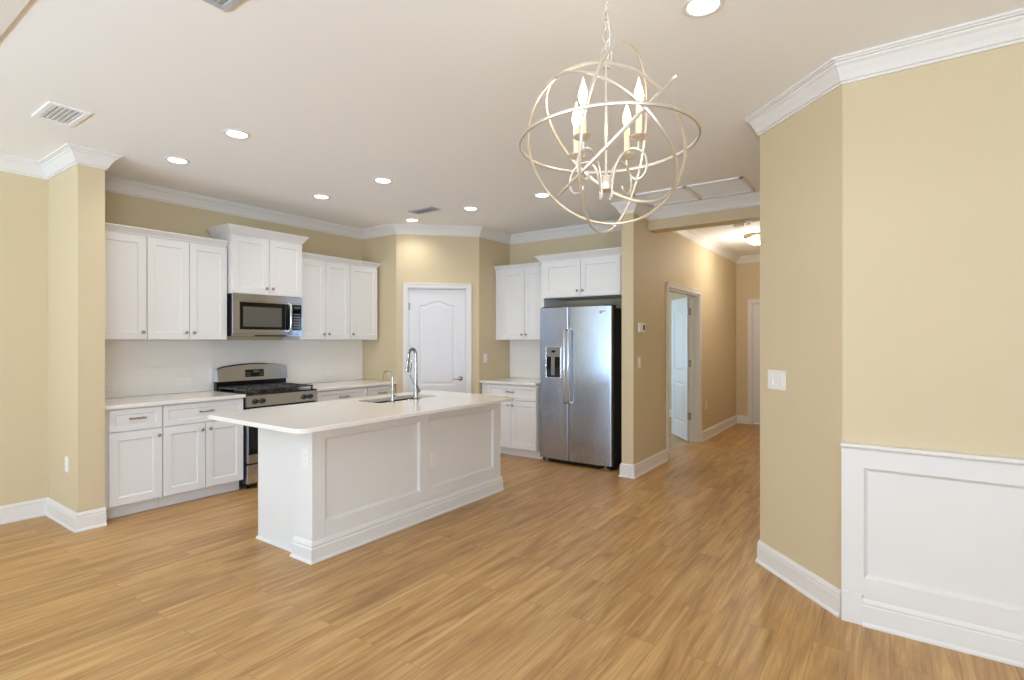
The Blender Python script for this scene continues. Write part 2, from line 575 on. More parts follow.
# wainscot: cap, plinth block, stiles, rails and field
w = MB()
yw = YW
w.box(-0.203, 3.0, yw - 0.004, yw, 0.0, 0.90)                              # field
def stile(a, b_): w.box(a, b_, yw - 0.026, yw - 0.003, 0.145, 0.872, 0.001)
edges = [(-0.203, -0.107), (0.85, 0.945), (1.90, 2.0)]
for a, b_ in edges: stile(a, b_)
w.box(-0.203, -0.113, yw - 0.034, yw - 0.003, 0.0, 0.155, 0.003)
for (a, b_), (c, d) in zip(edges, edges[1:]):
    w.box(b_, c, yw - 0.026, yw - 0.003, 0.788, 0.872)
    w.box(b_, c, yw - 0.026, yw - 0.003, 0.12, 0.233)
    # sloped moulding inside each panel
    rect = lambda x0, x1, z0, z1, d: [(x0 + d, z0 + d), (x1 - d, z0 + d), (x1 - d, z1 - d), (x0 + d, z1 - d)]
    w.frame_loop(rect(b_, c, 0.233, 0.788, 0.0), rect(b_, c, 0.233, 0.788, 0.004), yw - 0.026, yw - 0.016)
    w.frame_loop(rect(b_, c, 0.233, 0.788, 0.004), rect(b_, c, 0.233, 0.788, 0.016), yw - 0.016, yw - 0.004)
struct(w.build('trim_5', M['trim']), 'white panelled wainscot below the yellow-beige wall', 'wainscot')
cap = [(0, 0.872), (0.030, 0.872), (0.031, 0.880), (0.040, 0.886), (0.045, 0.892), (0.045, 0.906), (0, 0.908)]
struct(MB().strip([(-0.205, yw), (3.0, yw)], cap, -1).build('trim_6', M['trim']), 'white chair rail capping the wainscot', 'chair rail')

# window frames behind the camera (seen only in reflections)
def window(name, x0, x1, z0, z1):
    f = MB()
    for a, b_ in ((x0, x0 + 0.06), (x1 - 0.06, x1), ((x0 + x1) / 2 - 0.04, (x0 + x1) / 2 + 0.04)):
        f.box(a, b_, -4.40, -4.32, z0, z1)
    f.box(x0, x1, -4.40, -4.32, z0, z0 + 0.08)
    f.box(x0, x1, -4.40, -4.32, z1 - 0.06, z1)
    struct(f.build(name, M['trim']))
window('window_1', -5.45, -3.25, 0.0, 2.4)
window('window_2', -2.70, -0.50, 0.0, 2.4)
window('window_3', 0.10, 2.30, 0.0, 2.4)


# ------------------------------------------------------------------ doors
def arch_outline(x0, x1, z0, z1, rise, n=14):
    """closed outline (x,z): straight sides, top sweeping up in an arch with flat shoulders"""
    pts = [(x0, z0), (x1, z0)]
    zs = z1 - rise
    for i in range(n + 1):
        t = i / n
        x = x1 + (x0 - x1) * t
        s = abs(2 * t - 1)
        k = 0.5 * (1 + math.cos(PI * min(1, max(0, (s - 0.08) / 0.80)))) if s > 0.08 else 1.0
        pts.append((x, zs + rise * k))
    return pts

def inset(pts, d):
    cx = sum(p[0] for p in pts) / len(pts)
    xs = [p[0] for p in pts]; zs = [p[1] for p in pts]
    x0, x1, z0, z1 = min(xs), max(xs), min(zs), max(zs)
    out = []
    for x, z in pts:
        nx = x0 + d + (x - x0) / (x1 - x0) * (x1 - x0 - 2 * d)
        nz = z + d if z < (z0 + z1) / 2 else z - d
        out.append((nx, nz))
    return out

def moulded_door(parent, x0, x1, z0, z1, yb, t, arch_bottom, mats, name='panel_leaf'):
    """leaf with raised fields on both faces, arched upper field; back at yb, front at yb-t"""
    b = MB()
    w_ = x1 - x0
    st = 0.105 * (w_ / 0.73) + 0.02
    fields = [(arch_outline(x0 + st, x1 - st, arch_bottom, z1 - 0.145, 0.055), True),
              (arch_outline(x0 + st, x1 - st, z0 + 0.22, arch_bottom - 0.16, 0.0), False)]
    b.box(x0, x1, yb - t + 0.006, yb - 0.006, z0, z1)
    for yf, sgn in ((yb - t, 1), (yb, -1)):
        yi = yf + 0.006 * sgn
        zmid = arch_bottom - 0.08
        # stiles and rails
        b.box(x0, x0 + st, min(yf, yi), max(yf, yi), z0, z1)
        b.box(x1 - st, x1, min(yf, yi), max(yf, yi), z0, z1)
        b.box(x0 + st, x1 - st, min(yf, yi), max(yf, yi), z0, z0 + 0.22)
        b.box(x0 + st, x1 - st, min(yf, yi), max(yf, yi), arch_bottom - 0.16, arch_bottom)
        # top rail follows the arch
        arc = fields[0][0][2:]
        fa = [b.bm.verts.new((x, yf, z)) for x, z in arc]
        fb = [b.bm.verts.new((x, yf, z1)) for x, z in arc]
        ia = [b.bm.verts.new((x, yi, z)) for x, z in arc]
        for k in range(len(arc) - 1):
            b.bm.faces.new((fa[k], fa[k + 1], fb[k + 1], fb[k]))
            b.bm.faces.new((fa[k], fa[k + 1], ia[k + 1], ia[k]))
        for pts, _ in fields:
            o1 = inset(pts, 0.016); o2 = inset(pts, 0.045)
            b.frame_loop(pts, o1, yf, yf + 0.009 * sgn)
            b.frame_loop(o1, o2, yf + 0.009 * sgn, yf + 0.0015 * sgn)
            vs = [b.bm.verts.new((x, yf + 0.0015 * sgn, z)) for x, z in o2]
            b.bm.faces.new(vs)
    return b.build(name, mats, parent, smooth=False)

def casing(b, x0, x1, zt, y0, y1, wd=0.062):
    for (a, c, z0, z1) in ((x0 - wd, x0, 0, zt + wd), (x1, x1 + wd, 0, zt + wd), (x0, x1, zt, zt + wd)):
        b.box(a, c, y0, y1, z0, z1, 0.003)
    for (a, c, z0, z1) in ((x0 - wd, x0 - wd + 0.016, 0, zt + wd), (x1 + wd - 0.016, x1 + wd, 0, zt + wd), (x0 - wd, x1 + wd, zt + wd - 0.016, zt + wd)):
        b.box(a, c, y0 - 0.006, y0 + 0.004, z0, z1, 0.002)

# pantry door
d1 = bpy.data.objects.new('door_1', None); COL.objects.link(d1)
d1.location = (P1[0], P1[1], 0); d1.rotation_euler = (0, 0, PI / 4)
struct(d1, 'closed white pantry door with arched panel, behind the island sink', 'door')
b = MB(); casing(b, 0.142, 0.872, 2.082, -0.018, 0.0)
b.box(0.142, 0.154, 0.0, 0.12, 0, 2.082); b.box(0.860, 0.872, 0.0, 0.12, 0, 2.082); b.box(0.142, 0.872, 0, 0.12, 2.070, 2.082)
b.build('door_casing', M['trim'], d1)
leaf = moulded_door(d1, 0.158, 0.856, 0.012, 2.066, 0.050, 0.036, 0.86, M['door'])
b = MB(); b.lathe([(0.0, 0.022), (0.020, 0.018), (0.030, 0.008), (0.031, 0.0)], (0.795, 0.014, 0.942), (0, -1, 0))
b.tube([(0.795, 0.0, 0.942), (0.795, -0.045, 0.942), (0.785, -0.052, 0.942), (0.760, -0.052, 0.944), (0.72, -0.050, 0.940), (0.69, -0.048, 0.938)], [0.011, 0.011, 0.012, 0.010, 0.009, 0.008], 10)
b.build('door_handle', M['nickel'], d1, True)
for hz in (1.85, 1.06, 0.25):
    b = MB(); b.tube([(0.155, 0.004, hz - 0.045), (0.155, 0.004, hz + 0.045)], 0.007, 8); b.box(0.146, 0.170, 0.005, 0.013, hz - 0.045, hz + 0.045)
    b.build('hinge', M['nickel'], d1)

# hall double doorway (one leaf swung into the study)
d2 = bpy.data.objects.new('door_2', None); COL.objects.link(d2)
d2.location = (XH, 0, 0); d2.rotation_euler = (0, 0, PI / 2)      # local x = world Y, local y = -world X
struct(d2, 'open white double doorway on the hall left wall', 'door')
b = MB(); casing(b, HD0, HD1, HDT, -0.018, 0.0)
b.box(HD0, HD0 + 0.018, -0.002, 0.132, 0, HDT); b.box(HD1 - 0.018, HD1, -0.002, 0.132, 0, HDT); b.box(HD0, HD1, -0.002, 0.132, HDT - 0.018, HDT)
b.box(HD1 - 0.03, HD1 - 0.018, 0.06, 0.10, 0, HDT); b.box(HD0, HD1, 0.06, 0.10, HDT - 0.03, HDT - 0.018)
b.build('door_casing', M['trim'], d2)
lf = bpy.data.objects.new('door_3', None); COL.objects.link(lf)
HX, HY = XA - 0.004, HD1 - 0.02
lf.location = (HX, HY, 0)
ang = math.atan2(0.53, -0.42)
lf.rotation_euler = (0, 0, ang)
struct(lf, 'white arched-panel door leaf swung open into the room off the hall', 'door')
moulded_door(lf, 0.012, 0.64, 0.012, 2.03, 0.018, 0.036, 0.98, M['door'])
for hz in (1.83, 1.10, 0.36):
    b = MB(); b.tube([(0, 0, hz - 0.05), (0, 0, hz + 0.05)], 0.009, 8)
    b.box(0.0, 0.012, -0.018, 0.017, hz - 0.05, hz + 0.05)
    b.build('hinge', M['nickel'], lf)
for hz in (1.83, 1.10, 0.36):
    b = MB(); b.box(HD1 - 0.021, HD1 - 0.017, 0.080, 0.130, hz - 0.05, hz + 0.05)
    b.build('hinge_plate', M['nickel'], d2)

# closed door at the hall end
d4 = bpy.data.objects.new('door_4', None); COL.objects.link(d4)
d4.location = (0, YE, 0)
struct(d4, 'closed white door at the far end of the hall', 'door')
b = MB(); casing(b, EDX0, EDX1, EDT, -0.018, 0.0)
b.box(EDX0, EDX0 + 0.014, 0, 0.12, 0, EDT); b.box(EDX1 - 0.014, EDX1, 0, 0.12, 0, EDT); b.box(EDX0, EDX1, 0, 0.12, EDT - 0.014, EDT)
b.build('door_casing', M['trim'], d4)
moulded_door(d4, EDX0 + 0.017, EDX1 - 0.017, 0.014, EDT - 0.017, 0.075, 0.036, 0.98, M['door'])
b = MB(); b.lathe([(0, 0.06), (0.02, 0.058), (0.028, 0.045), (0.022, 0.03), (0.012, 0.022), (0.012, 0.008), (0.03, 0.006), (0.03, 0)], (EDX1 - 0.08, 0.039, 0.95), (0, -1, 0))
b.build('door_handle', M['nickel'], d4, True)


# ------------------------------------------------------------------ cabinets
def knob(parent, x, y, z):
    b = MB()
    b.lathe([(0.0, 0.027), (0.010, 0.026), (0.0155, 0.021), (0.0155, 0.018), (0.009, 0.012), (0.006, 0.006), (0.008, 0.0)], (x, y, z), (0, -1, 0), 14)
    return b.build('knob', M['nickel'], parent, True)

def pull(parent, x, y, z, half=0.055):
    b = MB()
    b.tube([(x - half - 0.012, y - 0.030, z), (x + half + 0.012, y - 0.030, z)], 0.0068, 10)
    for s in (-1, 1):
        b.lathe([(0.009, 0.0), (0.006, 0.008), (0.006, 0.030)], (x + s * half, y, z), (0, -1, 0), 10)
        b.lathe([(0.0075, 0), (0.0085, 0.006), (0.006, 0.012)], (x + s * (half + 0.002), y - 0.030, z), (s, 0, 0), 10)
    return b.build('handle', M['nickel'], parent, True)

def base_cabinet(label, loc, rz, w, doors, drawers, depth=0.60, knobs=None, filler=0.0, pulls=True, knob_z=0.69, door_top=0.688, group='white base cabinets'):
    """local x 0..w, front of the box at y=0, going back to y=depth"""
    t = thing('base_cabinet', label, 'cabinet', loc, rz, group)
    b = MB()
    b.box(0, w, 0, depth, 0.10, 0.882)
    b.build('body', M['cabinet'], t)
    MB().box(0.0, w, 0.065, 0.085, 0.0, 0.102).build('toe_kick', M['cabinet'], t)
    g = 0.003
    if drawers:
        n = len(drawers)
        x = filler
        for k, dw in enumerate(drawers):
            d = MB().shaker(x + g, x + dw - g, 0.700, 0.872, -0.001, 0.02, 0.040, 0.008).build('drawer', M['cabinet'], t)
            if pulls: pull(d, x + dw / 2, -0.021, 0.795, 0.046)
            x += dw
    x = filler
    for k, dw in enumerate(doors):
        d = MB().shaker(x + g, x + dw - g, 0.108, door_top, -0.001, 0.02, 0.062, 0.010).build('door', M['cabinet'], t)
        side = knobs[k]
        if side: knob(d, x + dw - 0.034 if side > 0 else x + 0.034, -0.021, door_top - 0.055)
        x += dw
    return t

XF = -5.035                                # front of the range-wall boxes
base_cabinet('narrow white base cabinet with one drawer beside the beige wall stub', (XF, 1.567, 0), PI / 2, 0.420, [0.382], [0.382], 0.60, [1], 0.038)
base_cabinet('wide white two-door base cabinet left of the gas range', (XF, 1.99, 0), PI / 2, 0.69, [0.345, 0.345], [0.69], 0.60, [1, -1])
base_cabinet('white base cabinet right of the gas range, mostly behind the island', (XF, 3.478, 0), PI / 2, 0.677, [0.338, 0.338], [0.677], 0.60, [1, -1])
base_cabinet('small white base cabinet beside the pantry corner, behind the sink faucets', (XF, 4.157, 0), PI / 2, 0.425, [0.425], [0.425], 0.60, [-1])
base_cabinet('white base cabinet between pantry corner and refrigerator', (-4.265, 5.37, 0), 0, 0.836, [0.368, 0.368], [0.736], 0.62, [1, -1], 0.10)

def countertop(label, pts, bevel=0.004, z0=0.884, z1=0.914):
    b = MB(); b.prism(pts, z0, z1, None, bevel)
    return tag(b.build('countertop', M['quartz']), label, 'countertop', 'white countertops')
countertop('white countertop left of the gas range, under the long wall cabinets', [(XL, 1.566), (-4.99, 1.566), (-4.99, 2.688), (XL, 2.688)])
countertop('white countertop right of the gas range, ending at the pantry corner', [(XL, 3.470), (-4.99, 3.470), (-4.99, 4.594), (XL, 4.594)])
countertop('white countertop between pantry corner and refrigerator', [(-4.275, 5.335), (-3.430, 5.335), (-3.430, YB), (-4.275, YB)])

tag(MB().box(XL + 0.001, XL + 0.010, 1.566, 4.592, 0.916, 1.428).build('backsplash', M['splash']), 'glossy white backsplash behind the gas range', 'backsplash')
tag(MB().box(-4.272, -3.43, YB - 0.010, YB - 0.001, 0.916, 1.428).build('backsplash', M['splash']), 'white backsplash beside the refrigerator', 'backsplash')

def cab_crown(parent, w, depth, z, p=0.045, h=0.055, left=True, right=True):
    prof = [(0, z), (0.010, z), (0.012, z + 0.010), (0.020, z + 0.016), (p - 0.012, z + h - 0.018), (p - 0.004, z + h - 0.012), (p, z + h - 0.010), (p, z + h), (0, z + h)]
    pts = []
    if left: pts.append((0, depth))
    pts += [(0, 0), (w, 0)]
    if right: pts.append((w, depth))
    return MB().strip(pts, prof, -1).build('crown_moulding', M['cabinet'], parent, True, 25)

def wall_cabinet(label, loc, rz, w, z0, z1, doors, knobs, depth=0.31, crown_h=0.055, crown_p=0.045, left=True, right=True, x_off=0.0, group='white wall cabinets', top_gap=0.012):
    t = thing('wall_cabinet', label, 'cabinet', loc, rz, group)
    h = z1 - z0
    MB().box(0, w, 0, depth, 0, h).build('body', M['cabinet'], t)
    g = 0.003
    x = x_off
    for k, dw in enumerate(doors):
        d = MB().shaker(x + g, x + dw - g, 0.006, h - top_gap, -0.001, 0.02, 0.062, 0.010).build('door', M['cabinet'], t)
        if knobs[k]: knob(d, x + dw - 0.034 if knobs[k] > 0 else x + 0.034, -0.021, 0.07)
        x += dw
    cab_crown(t, w, depth, h, crown_p, crown_h, left, right)
    return t

XU = -5.33
UZ0, UZ1 = 1.43, 2.345
wall_cabinet('single-door white wall cabinet beside the beige wall stub', (XU, 1.567, UZ0), PI / 2, 0.413, UZ0, UZ1, [0.368], [1], left=False, right=False, x_off=0.045)
wall_cabinet('two-door white wall cabinet left of the microwave', (XU, 1.982, UZ0), PI / 2, 0.693, UZ0, UZ1, [0.3465, 0.3465], [1, -1], left=False, right=False)
wall_cabinet('raised white wall cabinet above the microwave', (-5.265, 2.690, 1.890), PI / 2, 0.764, 1.890, 2.478, [0.382, 0.382], [1, -1], depth=0.375, crown_h=0.078, crown_p=0.058)
wall_cabinet('two-door white wall cabinet right of the microwave', (XU, 3.462, UZ0), PI / 2, 0.676, UZ0, UZ1, [0.338, 0.338], [1, -1], left=False, right=False)
wall_cabinet('narrow white wall cabinet last in the run before the pantry corner', (XU, 4.140, UZ0), PI / 2, 0.42, UZ0, UZ1, [0.42], [-1], left=False, right=True)
wall_cabinet('two-door white wall cabinet left of the refrigerator', (-4.272, 5.67, UZ0), 0, 0.842, UZ0, UZ1, [0.370, 0.370], [1, -1], depth=0.32, left=False, right=False, x_off=0.102)
wall_cabinet('deep white two-door cabinet above the refrigerator', (-3.420, 5.45, 1.925), 0, 1.118, 1.925, 2.360, [0.492, 0.492], [1, -1], depth=0.545, crown_h=0.075, crown_p=0.06, left=True, right=False, x_off=0.045)
# gable panel left of the refrigerator
tag(MB().box(-3.428, -3.385, 5.45, 5.995, 0.0, 1.924).build('gable_panel', M['cabinet']), 'thin white gable panel standing against the left side of the refrigerator', 'panel')


# ------------------------------------------------------------------ gas range
rg = thing('gas_range', 'stainless steel gas range with black grates between the white base cabinets', 'range', (-5.02, 2.695, 0), PI / 2)
W = 0.765
MB().box(0, W, 0.0, 0.60, 0.045, 0.895).build('body', M['charcoal'], rg)
b = MB(); b.box(0.004, W - 0.004, -0.045, -0.002, 0.250, 0.775, 0.006); od = b.build('oven_door', M['steel'], rg)
b = MB(); b.box(0.012, W - 0.012, -0.048, -0.044, 0.335, 0.705, 0.001); b.build('oven_window', M['blackglass'], od)
b = MB(); b.tube([(0.05, -0.095, 0.735), (W - 0.05, -0.095, 0.735)], 0.012, 12)
for xx in (0.085, W - 0.085): b.tube([(xx, -0.045, 0.735), (xx, -0.095, 0.735)], 0.010, 10)
b.build('handle', M['bright'], od, True)
b = MB(); b.box(0.004, W - 0.004, -0.040, -0.002, 0.055, 0.236, 0.006); dr = b.build('drawer', M['steel'], rg)
b = MB(); b.box(0.2, W - 0.2, -0.052, -0.040, 0.165, 0.185, 0.004); b.build('handle', M['bright'], dr)
for xx in (0.05, W - 0.05):
    for yy in (0.04, 0.55):
        b = MB(); b.lathe([(0.018, 0), (0.018, 0.012), (0.008, 0.014), (0.008, 0.046)], (xx, yy, 0)); b.build('leg', M['black'], rg)
b = MB(); b.prism([(-0.040, 0.790), (-0.002, 0.782), (-0.002, 0.895), (-0.020, 0.895)], 0, W, Matrix(((0, 0, 1, 0), (1, 0, 0, 0), (0, 1, 0, 0), (0, 0, 0, 1))))
cp = b.build('control_panel', M['steel'], rg)
for xx in (0.085, 0.155, W - 0.155, W - 0.085):
    b = MB(); b.lathe([(0.026, 0), (0.026, 0.006), (0.021, 0.010), (0.020, 0.030), (0.016, 0.034), (0, 0.034)], (xx, -0.030, 0.838), (0, -1, 0.15), 16)
    b.box(xx - 0.003, xx + 0.003, -0.068, -0.060, 0.826, 0.858)
    b.build('knob', M['charcoal'], cp, True)
b = MB(); b.box(0, W, -0.022, 0.56, 0.895, 0.910, 0.004); ct = b.build('cooktop', M['black'], rg)
for (bx, by, br_) in ((0.17, 0.14, 0.045), (W - 0.17, 0.14, 0.05), (0.17, 0.41, 0.04), (W - 0.17, 0.41, 0.038), (W / 2, 0.275, 0.042)):
    b = MB(); b.lathe([(br_ * 1.3, 0), (br_ * 1.25, 0.006), (br_, 0.008), (br_, 0.014), (br_ * 0.8, 0.018), (0, 0.019)], (bx, by, 0.910), seg=18)
    b.build('burner', M['iron'], rg, True)
for gx0, gx1 in ((0.02, 0.262), (0.268, W - 0.268), (W - 0.262, W - 0.02)):
    b = MB()
    z0, z1 = 0.938, 0.953
    for yy in (0.02, 0.275, 0.535): b.box(gx0, gx1, yy - 0.008, yy + 0.008, z0, z1, 0.002)
    for xx in (gx0 + 0.006, gx1 - 0.006): b.box(xx - 0.008, xx + 0.008, 0.02, 0.535, z0, z1, 0.002)
    xm = (gx0 + gx1) / 2
    for yc in (0.14, 0.41):
        for a in range(4):
            dx, dy = math.cos(a * PI / 2 + PI / 4), math.sin(a * PI / 2 + PI / 4)
            b.tube([(xm + dx * 0.03, yc + dy * 0.03, z1 - 0.002), (xm + dx * 0.10, yc + dy * 0.10, z0 + 0.005), (xm + dx * 0.115, yc + dy * 0.115, z0 + 0.002)], 0.006, 6)
        b.box(gx0, gx1, yc - 0.005, yc + 0.005, z0 + 0.003, z1 + 0.002, 0.002)
    for xx in (gx0 + 0.006, gx1 - 0.006):
        for yy in (0.026, 0.53): b.box(xx - 0.007, xx + 0.007, yy - 0.007, yy + 0.007, 0.910, z0 + 0.002)
    b.build('grate', M['iron'], rg)
# backguard: arched top, slightly leaning face
b = MB()
n = 16
prof_f, prof_b = [], []
for i in range(n + 1):
    x = W * i / n
    zt = 1.150 + 0.034 * math.sin(PI * i / n)
    if i in (0, n): zt = 1.135
    prof_f.append((x, zt))
def bgv(y, z): return y
fl_ = [b.bm.verts.new((x, 0.515, 1.005)) for x, z in prof_f]
ft_ = [b.bm.verts.new((x, 0.545, z)) for x, z in prof_f]
fm_ = [b.bm.verts.new((x, 0.535, z - 0.012)) for x, z in prof_f]
bl_ = [b.bm.verts.new((x, 0.60, 1.005)) for x, z in prof_f]
bt_ = [b.bm.verts.new((x, 0.60, z)) for x, z in prof_f]
for i in range(n):
    for lo, hi in ((fl_, fm_), (fm_, ft_), (ft_, bt_), (bt_, bl_), (bl_, fl_)):
        b.bm.faces.new((lo[i], lo[i + 1], hi[i + 1], hi[i]))
for k in (0, n): b.bm.faces.new((fl_[k], fm_[k], ft_[k], bt_[k], bl_[k]))
bg = b.build('backguard', M['steel'], rg, True, 30)
b = MB(); b.box(0.0, W, 0.545, 0.60, 0.895, 1.006); b.build('backguard_base', M['black'], rg)
mt = Matrix.Translation((0, 0.527, 1.075)) @ Matrix.Rotation(-math.radians(10), 4, 'X')
b = MB(); b.box(0.285, 0.49, -0.007, 0.004, -0.036, 0.042, 0.003, mat=mt); dp = b.build('display', M['blackglass'], bg)
b = MB()
b.box(0.37, 0.43, -0.0085, -0.0065, 0.008, 0.030, mat=mt)
b.build('clock_readout', M['lcd'], dp)
for base in (0.297, 0.438):
    b = MB()
    for row in (-0.024, -0.006, 0.012):
        for k in range(4):
            b.box(base + k * 0.0115, base + k * 0.0115 + 0.006, -0.0082, -0.0066, row, row + 0.004, mat=mt)
    b.build('touch_buttons', M['grey'], dp)

# ------------------------------------------------------------------ microwave
mw = thing('microwave', 'stainless steel over-the-range microwave under the raised wall cabinet', 'microwave', (-5.265, 2.694, 1.470), PI / 2)
W, H = 0.758, 0.417
MB().box(0, W, 0.0, 0.37, 0.0, H).build('body', M['charcoal'], mw)
# bowed door front
def bowed(x0, x1, z0, z1, y, bow, n=10, th=0.02, b=None):
    b = b or MB()
    F, K = [], []
    for i in range(n + 1):
        t = i / n; x = x0 + (x1 - x0) * t
        tt = (x / W)
        yy = y - bow * (1 - (2 * tt - 1) ** 2)
        F.append((b.bm.verts.new((x, yy, z0)), b.bm.verts.new((x, yy, z1))))
        K.append((b.bm.verts.new((x, y + th, z0)), b.bm.verts.new((x, y + th, z1))))
    for i in range(n):
        b.bm.faces.new((F[i][0], F[i + 1][0], F[i + 1][1], F[i][1]))
        b.bm.faces.new((K[i][0], K[i + 1][0], K[i + 1][1], K[i][1]))
        b.bm.faces.new((F[i][0], F[i + 1][0], K[i + 1][0], K[i][0]))
        b.bm.faces.new((F[i][1], F[i + 1][1], K[i + 1][1], K[i][1]))
    for k in (0, n): b.bm.faces.new((F[k][0], F[k][1], K[k][1], K[k][0]))
    return b
ZB0, ZB1 = 0.066, 0.338
bowed(0.0, W, 0.352, H, -0.025, 0.018).build('top_grille', M['steel'], mw, True, 30)
b = bowed(0.0, 0.608, 0.022, 0.350, -0.025, 0.018)
md = b.build('door', M['steel'], mw, True, 30)
bowed(0.064, 0.603, ZB0, ZB1, -0.028, 0.018, th=0.008).build('door_frame_glass', M['blackglass'], md, True, 30)
bowed(0.095, 0.500, ZB0 + 0.028, ZB1 - 0.045, -0.0295, 0.018, th=0.006).build('window', M['window_mesh'], md, True, 30)
b = MB()
b.tube([(0.582, -0.032, 0.045), (0.582, -0.062, 0.052), (0.585, -0.078, 0.09), (0.585, -0.082, 0.20), (0.585, -0.078, 0.31), (0.585, -0.062, 0.335), (0.585, -0.032, 0.345)], 0.0125, 12)
b.build('handle', M['bright'], md, True)
cpn = bowed(0.610, W, 0.022, 0.350, -0.025, 0.018).build('control_panel', M['steel'], mw, True, 30)
kp = bowed(0.626, 0.742, ZB0 - 0.003, ZB1 + 0.0, -0.028, 0.018, n=6, th=0.008).build('keypad', M['blackglass'], cpn, True, 30)
b = MB()
for r_ in range(6):
    for c_ in range(3):
        x = 0.648 + c_ * 0.028; tt = (x + 0.009) / W
        yy = -0.028 - 0.018 * (1 - (2 * tt - 1) ** 2)
        b.box(x, x + 0.017, yy - 0.0012, yy + 0.004, ZB0 + 0.018 + r_ * 0.029, ZB0 + 0.018 + r_ * 0.029 + 0.012)
b.build('keypad_buttons', M['grey'], cpn)
b = MB(); x = 0.655; yy = -0.028 - 0.018 * (1 - (2 * 0.68 / W - 1) ** 2)
b.box(0.652, 0.718, yy - 0.002, yy + 0.006, ZB1 - 0.040, ZB1 - 0.020); b.build('clock_readout', M['lcd'], cpn)
bowed(0.0, W, 0.0, 0.020, -0.015, 0.018).build('bottom_strip', M['steel'], mw, True, 30)
b = MB(); b.box(0.22, 0.56, -0.038, 0.02, -0.004, 0.010); b.build('intake_vent', M['black'], mw)

# ------------------------------------------------------------------ refrigerator
rf = thing('refrigerator', 'stainless steel side-by-side refrigerator with dispenser in the left door', 'refrigerator', (-3.382, 5.34, 0), 0)
W = 0.918
MB().box(0.006, W - 0.006, 0.072, 0.655, 0.03, 1.785, 0.006).build('body', M['charcoal'], rf)
def fridge_door(x0, x1, name):
    b = MB()
    wd_ = x1 - x0
    xs = [0, 0.003, 0.008] + [0.016 + (wd_ - 0.032) * k / 14 for k in range(15)] + [wd_ - 0.008, wd_ - 0.003, wd_]
    n = len(xs) - 1
    F, K = [], []
    for i in range(n + 1):
        x = x0 + xs[i]
        yy = 0.016 - 0.020 * (1 - (2 * (x / W) - 1) ** 2)
        e_ = min(i, n - i)
        yy += (0.010, 0.003, 0.0005)[e_] if e_ < 3 else 0
        F.append((b.bm.verts.new((x, yy, 0.055)), b.bm.verts.new((x, yy, 1.803))))
        K.append((b.bm.verts.new((x, 0.070, 0.055)), b.bm.verts.new((x, 0.070, 1.803))))
    # extra columns right behind the rounded edges
    for i in range(n):
        b.bm.faces.new((F[i][0], F[i + 1][0], F[i + 1][1], F[i][1]))
        b.bm.faces.new((K[i][0], K[i + 1][0], K[i + 1][1], K[i][1]))
        b.bm.faces.new((F[i][0], F[i + 1][0], K[i + 1][0], K[i][0]))
        b.bm.faces.new((F[i][1], F[i + 1][1], K[i + 1][1], K[i][1]))
    for k in (0, n): b.bm.faces.new((F[k][0], F[k][1], K[k][1], K[k][0]))
    return b.build(name, M['steel_v'], rf, True, 50)
SPL = 0.398
fd = fridge_door(0.0, SPL - 0.004, 'freezer_door')
rd = fridge_door(SPL + 0.004, W, 'door')
for par, hx in ((fd, SPL - 0.026), (rd, SPL + 0.026)):
    b = MB()
    b.tube([(hx, -0.002, 0.715), (hx, -0.045, 0.722), (hx, -0.058, 0.75), (hx, -0.062, 1.12), (hx, -0.058, 1.51), (hx, -0.045, 1.542), (hx, -0.002, 1.55)], [0.013, 0.013, 0.0135, 0.0135, 0.0135, 0.013, 0.013], 12)
    b.build('handle', M['bright'], par, True)
# dispenser: bezel, dark cavity, control fascia, chute, tray
b = MB()
x0, x1, z0, z1 = 0.095, 0.300, 0.985, 1.355
for q in ((x0, x0 + 0.012, z0, z1), (x1 - 0.012, x1, z0, z1), (x0, x1, z0, z0 + 0.016), (x0, x1, z1 - 0.010, z1)):
    b.box(q[0], q[1], -0.012, 0.012, q[2], q[3], 0.003)
dsp = b.build('dispenser', M['bright'], fd)
b = MB(); b.box(x0 + 0.010, x1 - 0.010, -0.006, 0.012, z0 + 0.012, 1.25); b.build('dispenser_cavity', M['blackglass'], fd)
b = MB(); b.box(x0 + 0.011, x1 - 0.011, -0.011, 0.012, 1.235, z1 - 0.008, 0.003); b.build('dispenser_panel', M['dispgrey'], fd)
b = MB(); b.box(x0 + 0.085, x0 + 0.135, -0.013, -0.009, 1.285, 1.310); b.build('dispenser_screen', M['blackglass'], fd)
b = MB(); b.prism([(x0 + 0.075, -0.010), (x0 + 0.125, -0.010), (x0 + 0.115, -0.004), (x0 + 0.085, -0.004)], 1.02, 1.235); b.build('dispenser_paddle', M['dispgrey'], fd)
b = MB(); b.box(x0 + 0.012, x1 - 0.012, -0.012, 0.008, z0 + 0.014, z0 + 0.028); b.build('drip_tray', M['charcoal'], fd)
b = MB(); b.lathe([(0.0, 0.004), (0.017, 0.003), (0.019, 0)], (0.795, 0.006, 1.735), (0, -1, 0), 18)
b.tube([(0.800, 0.001, 1.742), (0.825, 0.002, 1.748), (0.850, 0.004, 1.746)], 0.005, 8)
b.build('badge', M['badge'], rd, True)
b = MB(); b.box(0.02, W - 0.02, 0.055, 0.09, 0.006, 0.052)
for k in range(16): b.box(0.05 + k * 0.052, 0.05 + k * 0.052 + 0.036, 0.050, 0.056, 0.014, 0.046)
b.build('base_grille', M['black'], rf)
for xx in (0.075, W - 0.085):
    b = MB(); b.lathe([(0.020, -0.018), (0.024, -0.014), (0.024, 0.014), (0.020, 0.018)], (xx, 0.062, 0.024), (1, 0, 0), 16)
    b.box(xx - 0.05, xx + 0.05, 0.030, 0.075, 0.004, 0.016, 0.004); b.build('foot', M['nickel'], rf)
